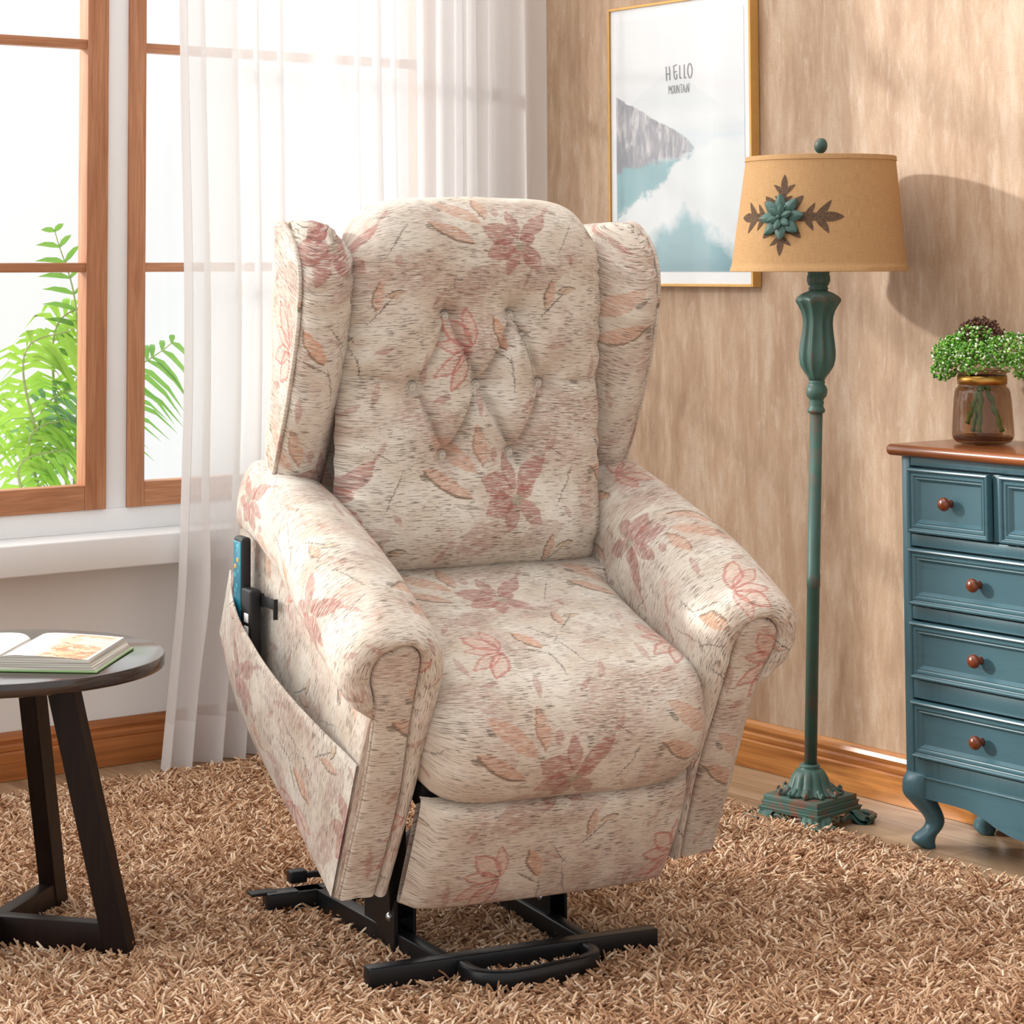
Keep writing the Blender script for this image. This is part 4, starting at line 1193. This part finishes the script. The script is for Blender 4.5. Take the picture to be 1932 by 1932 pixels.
lathe('jar_body', [(.0005, .0), (.045, .0), (.056, .003), (.062, .010), (.0640, .018), (.0632, .035), (.0600, .085), (.0575, .106), (.0545, .114), (.0500, .118), (.0490, .121), (.0490, .143), (.0510, .146), (.0545, .150), (.0555, .153), (.0540, .1545)], tint_glass(), va, 56, caps=False)
lathe('jar_base', [(.0005, .0125), (.040, .012), (.054, .009), (.0595, .0085), (.0605, .012), (.055, .016), (.040, .0185), (.0005, .019)], tint_glass(), va, 40, caps=False)
lathe('brass_collar', [(.0498, .1225), (.0512, .123), (.0515, .132), (.0512, .1405), (.0498, .141)], M_brass, va, 56, caps=False)
fa = empty('flower_bunch', (VX, VY, VZ + .012)); tag(fa, 'bunch of tiny green and white buds with a brown seed head, in the glass jar', 'flowers')
M_stem = flat('green_stem', srgb(108, 150, 66), .6, var=.3, scale=60)
for a, b in (((0, .0, .11), (-.038, .012, .012)), ((.004, -.008, .11), (.016, -.03, .014)), ((.006, .004, .11), (.042, .012, .014)), ((-.004, .0, .11), (-.016, -.03, .03))):
    a = np.array(a); b = np.array(b)
    p = np.array([a + (b - a) * t + np.array([.0015 * math.sin(t * 22), .0015 * math.cos(t * 17), 0]) for t in np.linspace(0, 1, 18)])
    tube('stem', p, .0050 + .0014 * np.sin(np.linspace(0, 26, 18)), M_stem, fa, n=8)
bmh = bmesh.new(); bmesh.ops.create_icosphere(bmh, subdivisions=1, radius=1); bv = np.array([v.co[:] for v in bmh.verts]); bf = [tuple(v.index for v in f.verts) for f in bmh.faces]; bmh.free()
def beads(name, centres, rad, mat, parent, el=1.5):
    parts = []
    for c, r in zip(centres, rad):
        d = rng.normal(0, 1, 3); d /= np.linalg.norm(d); v = bv + np.outer(bv @ d, d) * (el - 1)
        parts.append((v * r + c, bf))
    V, F = merge(parts)
    o = mesh_obj(name, V, F, mat, parent, fix=False); o['kind'] = 'stuff'; return o
M_bud = NT('green_buds'); f_ = M_bud.noise(M_bud.coord(), 150, 1); M_bud.base(M_bud.ramp(f_, [(.35, srgb(50, 108, 20)), (.5, srgb(92, 160, 44)), (.66, srgb(150, 198, 84))]), .4); M_bud = M_bud.m
M_budw = flat('white_buds', srgb(232, 240, 216), .4, var=.06)
M_seed = NT('brown_seeds'); f_ = M_seed.noise(M_seed.coord(), 170, 1); M_seed.base(M_seed.ramp(f_, [(.35, srgb(52, 28, 20)), (.52, srgb(84, 48, 34)), (.68, srgb(150, 104, 74))]), .35); M_seed = M_seed.m
# seven rounded heads make the dome
heads = [((-.066, -.020, .188), .040), ((-.030, -.055, .178), .042), ((.030, -.058, .180), .044), ((.070, -.015, .190), .042), ((-.050, .045, .195), .042), ((.030, .055, .195), .044), ((0, -.02, .208), .048), ((-.085, .01, .160), .030), ((.085, .020, .162), .032), ((-.075, -.035, .150), .026)]
GC, GR, WC, WR = [], [], [], []
for c, r in heads:
    for k in range(int(300 * (r / .042) ** 2)):
        d = rng.normal(0, 1, 3); d /= np.linalg.norm(d)
        p = np.array(c) + d * r * np.array([1, 1, .82]) * rng.uniform(.72, 1.06)
        if p[2] < .128: continue
        p[2] -= .012
        if p[2] < .150 and math.hypot(p[0], p[1]) < .068: continue
        (WC if rng.random() < (.09 + .12 * (p[0] > 0) + .08 * (p[1] < 0)) else GC).append(p)
GR = rng.uniform(.0022, .0034, len(GC)); WR = rng.uniform(.0018, .0028, len(WC))
fo = beads('green_buds', GC, GR, M_bud, fa); beads('white_buds', WC, WR, M_budw, fa, 1.2)
BC = []
for k in range(620):
    d = rng.normal(0, 1, 3); d /= np.linalg.norm(d); d[2] = abs(d[2])
    BC.append(np.array([-.006, .004, .206]) + d * np.array([.050, .048, .042]) * rng.uniform(.75, 1.04) * (1 + .08 * math.sin(d[0] * 14)))
beads('brown_seed_head', BC, rng.uniform(.0017, .0027, len(BC)), M_seed, fa, 1.5)

# ------------------------------------------------------------------ side table and book
M_wenge = wood('dark_wenge', srgb(20, 12, 10), srgb(42, 26, 21), axis=2, scale=.8, rough=.42, spec=.22)
M_wengetop = wood('dark_wenge_top', srgb(26, 15, 13), srgb(52, 32, 27), axis=0, scale=.8, rough=.2); M_wengetop.node_tree.nodes['Principled BSDF'].inputs['Coat Weight'].default_value = .6; M_wengetop.node_tree.nodes['Principled BSDF'].inputs['Coat Roughness'].default_value = .08
TX, TY, TZT = 1.228, -2.072, .515
tb = empty('side_table', (TX, TY, 0), R(39)); tag(tb, 'small round dark brown wooden side table with splayed legs on the rug', 'side table')
lathe('table_top', [(.0005, TZT - .024), (.284, TZT - .024), (.2885, TZT - .0225), (.290, TZT - .0205), (.290, TZT - .003), (.2885, TZT - .0007), (.286, TZT), (.0005, TZT)], M_wengetop, tb, 96, caps=False)
sharp(bpy.data.objects['table_top'], 40)
bm = bmesh.new(); bar_bm(bm, (-.12, 0, TZT - .043), (.12, 0, TZT - .043), .034, .036, bev=.001); bar_bm(bm, (0, -.12, TZT - .0432), (0, .12, TZT - .0432), .034, .036, bev=.001)
bm_obj('under_frame', bm, M_wenge, tb, smooth=True, auto=40)
bm = bmesh.new(); bar_bm(bm, (-.215, 0, .039), (.215, 0, .039), .030, .054, bev=.0015); bar_bm(bm, (0, -.215, .0388), (0, .215, .0388), .030, .054, bev=.0015)
bm_obj('stretcher', bm, M_wenge, tb, smooth=True, auto=40)
for k in range(4):
    ca, sa = math.cos(k * PI / 2), math.sin(k * PI / 2)
    rot = Matrix.Rotation(k * PI / 2, 4, 'Z')
    bm = bmesh.new()
    # leg as a sheared prism: 46 mm deep along the radius, 30 mm thick
    prism_bm(bm, [(.212, .012), (.260, .012), (.142, TZT - .0245), (.090, TZT - .0245)], -.0165, .0165, lambda a, b, c: tuple(rot @ Vector((a, c, b))))
    bmesh.ops.bevel(bm, geom=list(bm.edges), offset=.0015, segments=1, affect='EDGES')
    bm_obj('leg', bm, M_wenge, tb, smooth=True, auto=30)

EH = Vector((-.738, .675, 0)); EW = Vector((.675, .738, 0))
gx, gy = 1.285, -2.072
bk = empty('open_book', (gx, gy, TZT + .0006)); tag(bk, 'thick open picture book with a green cover lying on the round table', 'book')
bk.rotation_euler = (0, 0, math.atan2(EW.y, EW.x))      # local x: towards the right-hand page edge, y: up the page
HB = .118
M_cover = flat('green_cover', srgb(128, 160, 104), .5, var=.05)
def pages():
    t = NT('page_edges'); v = t.coord(); s = t.n('ShaderNodeSeparateXYZ'); t.l(v, s.inputs[0])
    f = t.noise(t.mapping(v, (3, 3, 900)), 1, 2)
    t.base(t.mix(t.step(f, .4, .62), srgb(150, 142, 132), srgb(226, 220, 210)), .8, 0, .2); return t.m
M_pages = pages(); M_page = flat('page_paper', srgb(248, 244, 240), .45, var=.01)
bm = bmesh.new(); box_bm(bm, (-.186, -HB - .004, 0), (.184, HB + .004, .0032), .001); bm_obj('cover', bm, M_cover, bk)
def block(s, hump, edge):
    prof = spline([(.001, .0034), (.004, .012), (.014, hump * .86), (.034, hump), (.08, hump * .96), (.13, hump * .86), (.166, edge)], 26)
    prof = np.vstack([prof, [(.171, edge * .66), (.176, edge * .33), (.1805, .0034)]])
    ys = np.linspace(-HB, HB, 6)
    P = np.array([[(s * w, y, z) for w, z in prof] for y in ys])
    V, F = grid_arrays(P)
    n = len(prof); F.append(tuple(range(n))); F.append(tuple((len(ys) - 1) * n + i for i in range(n)))
    F.append((0, n - 1, (len(ys) - 1) * n + n - 1, (len(ys) - 1) * n))
    b = sharp(mesh_obj('page_block', V, F, M_pages, bk), 30)
    # uppermost leaf
    Q = np.array([[(s * w * (1 + .004), y * .998, z + .0007) for w, z in prof[2:26]] for y in ys])
    m = Q.shape[1]
    uv = np.zeros(Q.shape[:2] + (2,)); uv[:, :, 0] = np.linspace(0, 1, m)[None, :]; uv[:, :, 1] = np.linspace(0, 1, len(ys))[:, None]
    return Q, uv
def page_print():
    t = NT('printed_page'); uv = t.coord('UV'); s = t.n('ShaderNodeSeparateXYZ'); t.l(uv, s.inputs[0]); u, v = s.outputs[0], s.outputs[1]
    n1 = t.noise(t.mapping(uv, (3, 4.5, 1)), 1, 4, .6, 1.2); n2 = t.noise(t.mapping(uv, (14, 26, 1)), 1, 3)
    c = t.ramp(n1, [(.30, srgb(252, 240, 226)), (.43, srgb(244, 206, 160)), (.50, srgb(216, 120, 84)), (.55, srgb(250, 226, 196)), (.72, srgb(240, 196, 168))])
    dk = t.math('MULTIPLY', t.step(n2, .58, .66), t.math('MULTIPLY', t.step(u, .42, .5), t.step(v, .62, .5)))
    c = t.mix(t.math('MULTIPLY', dk, .7), c, srgb(150, 110, 90))
    c = t.mix(t.step(t.math('ADD', u, t.math('MULTIPLY', t.math('SUBTRACT', n1, .5), .5)), .50, .36), c, srgb(250, 247, 243))
    fr = t.math('MULTIPLY', t.math('GREATER_THAN', u, .62), t.math('GREATER_THAN', v, .56)); fr = t.math('MULTIPLY', fr, t.math('LESS_THAN', v, .88))
    c = t.mix(t.math('MULTIPLY', fr, .75), c, srgb(214, 222, 216))
    c = t.mix(t.math('MAXIMUM', t.math('GREATER_THAN', u, .965), t.math('GREATER_THAN', v, .955)), c, srgb(246, 240, 236))
    t.base(c, .35, 0, .4); return t.m
Q, uv = block(1, .027, .0205); grid_obj('page', Q, page_print(), bk, UV=uv)
Q, uv = block(-1, .026, .020); grid_obj('page', Q, M_page, bk, UV=uv)

# ------------------------------------------------------------------ handsets in the side pocket
def rec_pt(l):
    p = U(np.array(l, float)); c, s = math.cos(SYAW), math.sin(SYAW)
    return Vector((SX + p[0] * c - p[1] * s, SY + p[0] * s + p[1] * c, p[2]))
def handset(name, top, L, W, T, label):
    """stands upright in the pocket; local x: outwards, y: along the panel to the back, z: up"""
    a = rec_pt(top); ang = SYAW
    r = empty(name, a - Vector((0, 0, L)), ang); tag(r, label, 'remote control'); return r
M_teal = NT('teal_keypad'); v_ = M_teal.coord(); vo = M_teal.n('ShaderNodeTexVoronoi'); M_teal.l(M_teal.mapping(v_, (1, 70, 70)), vo.inputs['Vector']); vo.inputs['Scale'].default_value = 1
cc = M_teal.mix(M_teal.step(vo.outputs['Distance'], .34, .28), srgb(22, 116, 140), srgb(60, 176, 190)); M_teal.base(cc, .3); M_teal = M_teal.m
L1_, W1_, T1_ = .20, .046, .019
h1 = handset('remote_control', (-.380, .586, .318), L1_, W1_, T1_, 'black remote with a teal keypad face, rear of the two in the chair side pocket')
box('case', (-T1_ / 2, -W1_ / 2, 0), (T1_ / 2, W1_ / 2, L1_), M_blackplastic, h1, .006, 3)
box('keypad', (-T1_ / 2 - .001, -W1_ / 2 + .004, .03), (-T1_ / 2 + .002, W1_ / 2 - .004, L1_ - .008), M_teal, h1, .001)
M_orange = flat('orange_key', srgb(236, 170, 60), .4)
for k in range(2): box('button', (-T1_ / 2 - .002, -.008 + k * .012, L1_ - .045 - k * .012), (-T1_ / 2, .000 + k * .012, L1_ - .037 - k * .012), M_orange, h1, .001)
L2_, W2_, T2_ = .15, .050, .022
h2 = handset('remote_control', (-.380, .505, .262), L2_, W2_, T2_, 'black remote with white buttons and a hanging hook, front one in the chair side pocket')
box('case', (-T2_ / 2, -W2_ / 2, 0), (T2_ / 2, W2_ / 2, L2_), M_blackplastic, h2, .005, 3)
M_wb = flat('white_button', srgb(232, 232, 232), .4)
for k in range(3): box('button', (-T2_ / 2 - .0015, -.017, L2_ - .058 - k * .022), (-T2_ / 2 + .001, .004, L2_ - .042 - k * .022), M_wb, h2, .001)
bm = bmesh.new()
box_bm(bm, (T2_ / 2 - .001, -W2_ / 2 - .006, L2_ - .030), (T2_ / 2 + .003, .012, L2_ - .006), .0008)
box_bm(bm, (T2_ / 2 - .001, -W2_ / 2 - .062, L2_ - .027), (T2_ / 2 + .0018, -W2_ / 2 - .004, L2_ - .009), .0006)
box_bm(bm, (T2_ / 2 - .001, -W2_ / 2 - .064, L2_ - .044), (T2_ / 2 + .007, -W2_ / 2 - .0605, L2_ - .009), .0006)
bm_obj('hanging_hook', bm, M_blackplastic, h2, smooth=True, auto=40)

# ------------------------------------------------------------------ shaggy rug
RX0, RX1, RY0, RY1 = .225, 3.2, -3.1, -.325
rug = box('rug', (RX0, RY0, .0), (RX1, RY1, .008), flat('rug_backing', srgb(176, 140, 112), .95, var=.1), None, .003)
tag(rug, 'large light brown shaggy rug covering the floor under the recliner', 'rug')
def pile():
    poly = np.array([(.225, -.325), (2.35, -.325), (3.0, -.75), (2.95, -1.1), (1.85, -2.62), (1.2, -2.62), (.225, -2.05)])
    def inside(x, y):
        r = np.zeros(len(x), bool); n = len(poly)
        for i in range(n):
            x1, y1 = poly[i]; x2, y2 = poly[(i + 1) % n]
            c = ((y1 > y) != (y2 > y)) & (x < (x2 - x1) * (y - y1) / (y2 - y1 + 1e-12) + x1); r ^= c
        return r
    N = 130000
    x = rng.uniform(.225, 3.0, 3 * N); y = rng.uniform(-2.62, -.325, 3 * N)
    k = inside(x, y); x, y = x[k][:N], y[k][:N]; n = len(x)
    az = rng.uniform(0, 2 * PI, n)
    fld = 2.2 * np.sin(x * 17 + 2 * np.sin(y * 13)) + 2.2 * np.cos(y * 19 + 2 * np.sin(x * 15 + 1))
    ax = np.cos(az) + .8 * np.cos(fld); ay = np.sin(az) + .8 * np.sin(fld)
    m = np.hypot(ax, ay); ax /= m; ay /= m
    tilt = np.clip(rng.normal(1.02, .26, n) + .16 * np.sin(x * 21 + 2 * np.sin(y * 17)) * np.cos(y * 19), .45, 1.42); L = rng.uniform(.028, .044, n) * np.where((y > -.47) & (x > .9), .72, 1); bend = rng.uniform(-.1, .9, n)
    S = 5; P = np.zeros((n, S, 3)); P[:, 0] = np.stack([x, y, np.full(n, .006)], 1)
    for s in range(1, S):
        a = tilt + bend * (s - 2) / 3; a = np.clip(a, .05, 1.55)
        st_ = L / (S - 1)
        P[:, s, 0] = P[:, s - 1, 0] + st_ * np.sin(a) * ax; P[:, s, 1] = P[:, s - 1, 1] + st_ * np.sin(a) * ay; P[:, s, 2] = P[:, s - 1, 2] + st_ * np.cos(a)
        tw = rng.normal(0, .25, n); ax, ay = ax * np.cos(tw) - ay * np.sin(tw), ax * np.sin(tw) + ay * np.cos(tw)
    # pressed flat under the table and chair steelwork is left to the solids that cover it
    P[:, :, 1] = np.minimum(P[:, :, 1], -.296)
    P[:, :, 2] = .006 + (P[:, :, 2] - .006) * .82
    hc = bpy.data.hair_curves.new('pile')
    hc.add_curves([S] * n)
    hc.points.foreach_set('position', P.astype(np.float32).ravel())
    ra = np.tile(np.array([.0018, .0020, .0021, .0020, .0015], np.float32), n) * np.repeat(rng.uniform(.75, 1.15, n).astype(np.float32), S)
    hc.points.foreach_set('radius', ra)
    o = bpy.data.objects.new('pile', hc); COL.objects.link(o); o.parent = rug; o['kind'] = 'stuff'
    t = NT('rug_pile'); hi = t.n('ShaderNodeHairInfo'); v = t.coord('Object'); g = t.noise(v, 7, 4)
    c = t.ramp(hi.outputs['Random'], [(.0, srgb(142, 100, 70)), (.35, srgb(182, 140, 106)), (.72, srgb(212, 174, 138)), (1.0, srgb(244, 220, 192))])
    c = t.mix(t.math('MULTIPLY', t.step(g, .55, .75), .35), c, srgb(176, 128, 98))
    t.base(c, .55, 0, .35); hc.materials.append(t.m)
pile()

# ------------------------------------------------------------------ light and camera
wd = bpy.data.worlds.new('World'); sc.world = wd; wd.use_nodes = True
wt = wd.node_tree; bg = wt.nodes['Background']; bg.inputs[0].default_value = (1, .995, .985, 1)
# a bright hazy sky, brightest high on the window side
tc = wt.nodes.new('ShaderNodeTexCoord'); dp = wt.nodes.new('ShaderNodeVectorMath'); dp.operation = 'DOT_PRODUCT'
wt.links.new(tc.outputs['Generated'], dp.inputs[0]); dp.inputs[1].default_value = Vector((-.62, -.42, .66)).normalized()
mr = wt.nodes.new('ShaderNodeMapRange'); mr.interpolation_type = 'SMOOTHSTEP'
wt.links.new(dp.outputs['Value'], mr.inputs[0]); mr.inputs[1].default_value = .35; mr.inputs[2].default_value = 1; mr.inputs[3].default_value = 1.04; mr.inputs[4].default_value = 3.9
wt.links.new(mr.outputs[0], bg.inputs[1])
sun = bpy.data.lights.new('sun', 'SUN'); sun.energy = 3.2; sun.angle = R(2.6); sun.color = (1, .965, .92)
so = bpy.data.objects.new('sun', sun); COL.objects.link(so); so.location = (-4, -6, 4)
so.rotation_euler = Vector((1.02, 1, -.49)).to_track_quat('-Z', 'Y').to_euler()

M3 = ((0.5915318140410413, 0.8062729357309797, -0.003750477977871634), (-0.05364281170894909, 0.03471357421516913, -0.9979566205588128), (-0.8044952216944942, 0.5905242762774072, 0.06378493080478588))
cam = bpy.data.cameras.new('camera'); co = bpy.data.objects.new('camera', cam); COL.objects.link(co)
rt, dn, fw = [Vector(r) for r in M3]
rot = Matrix((rt, -dn, -fw)).transposed().to_4x4()
co.matrix_world = Matrix.Translation((4.9996, -3.7929, 1.2)) @ rot
cam.sensor_width = 36; cam.sensor_fit = 'HORIZONTAL'; cam.lens = 4261.435 * 36 / 1932
cam.shift_x = (966 - 894.2327) / 1932; cam.shift_y = (230.4011 - 966) / 1932
cam.clip_start = .05; cam.clip_end = 60
sc.camera = co
sc.view_settings.view_transform = 'Standard'; sc.view_settings.look = 'None'; sc.view_settings.exposure = 0; sc.view_settings.gamma = 1
sc.cycles.transparent_max_bounces = 16
sc.cycles.max_bounces = 7; sc.cycles.diffuse_bounces = 3; sc.cycles.glossy_bounces = 3; sc.cycles.adaptive_threshold = .045
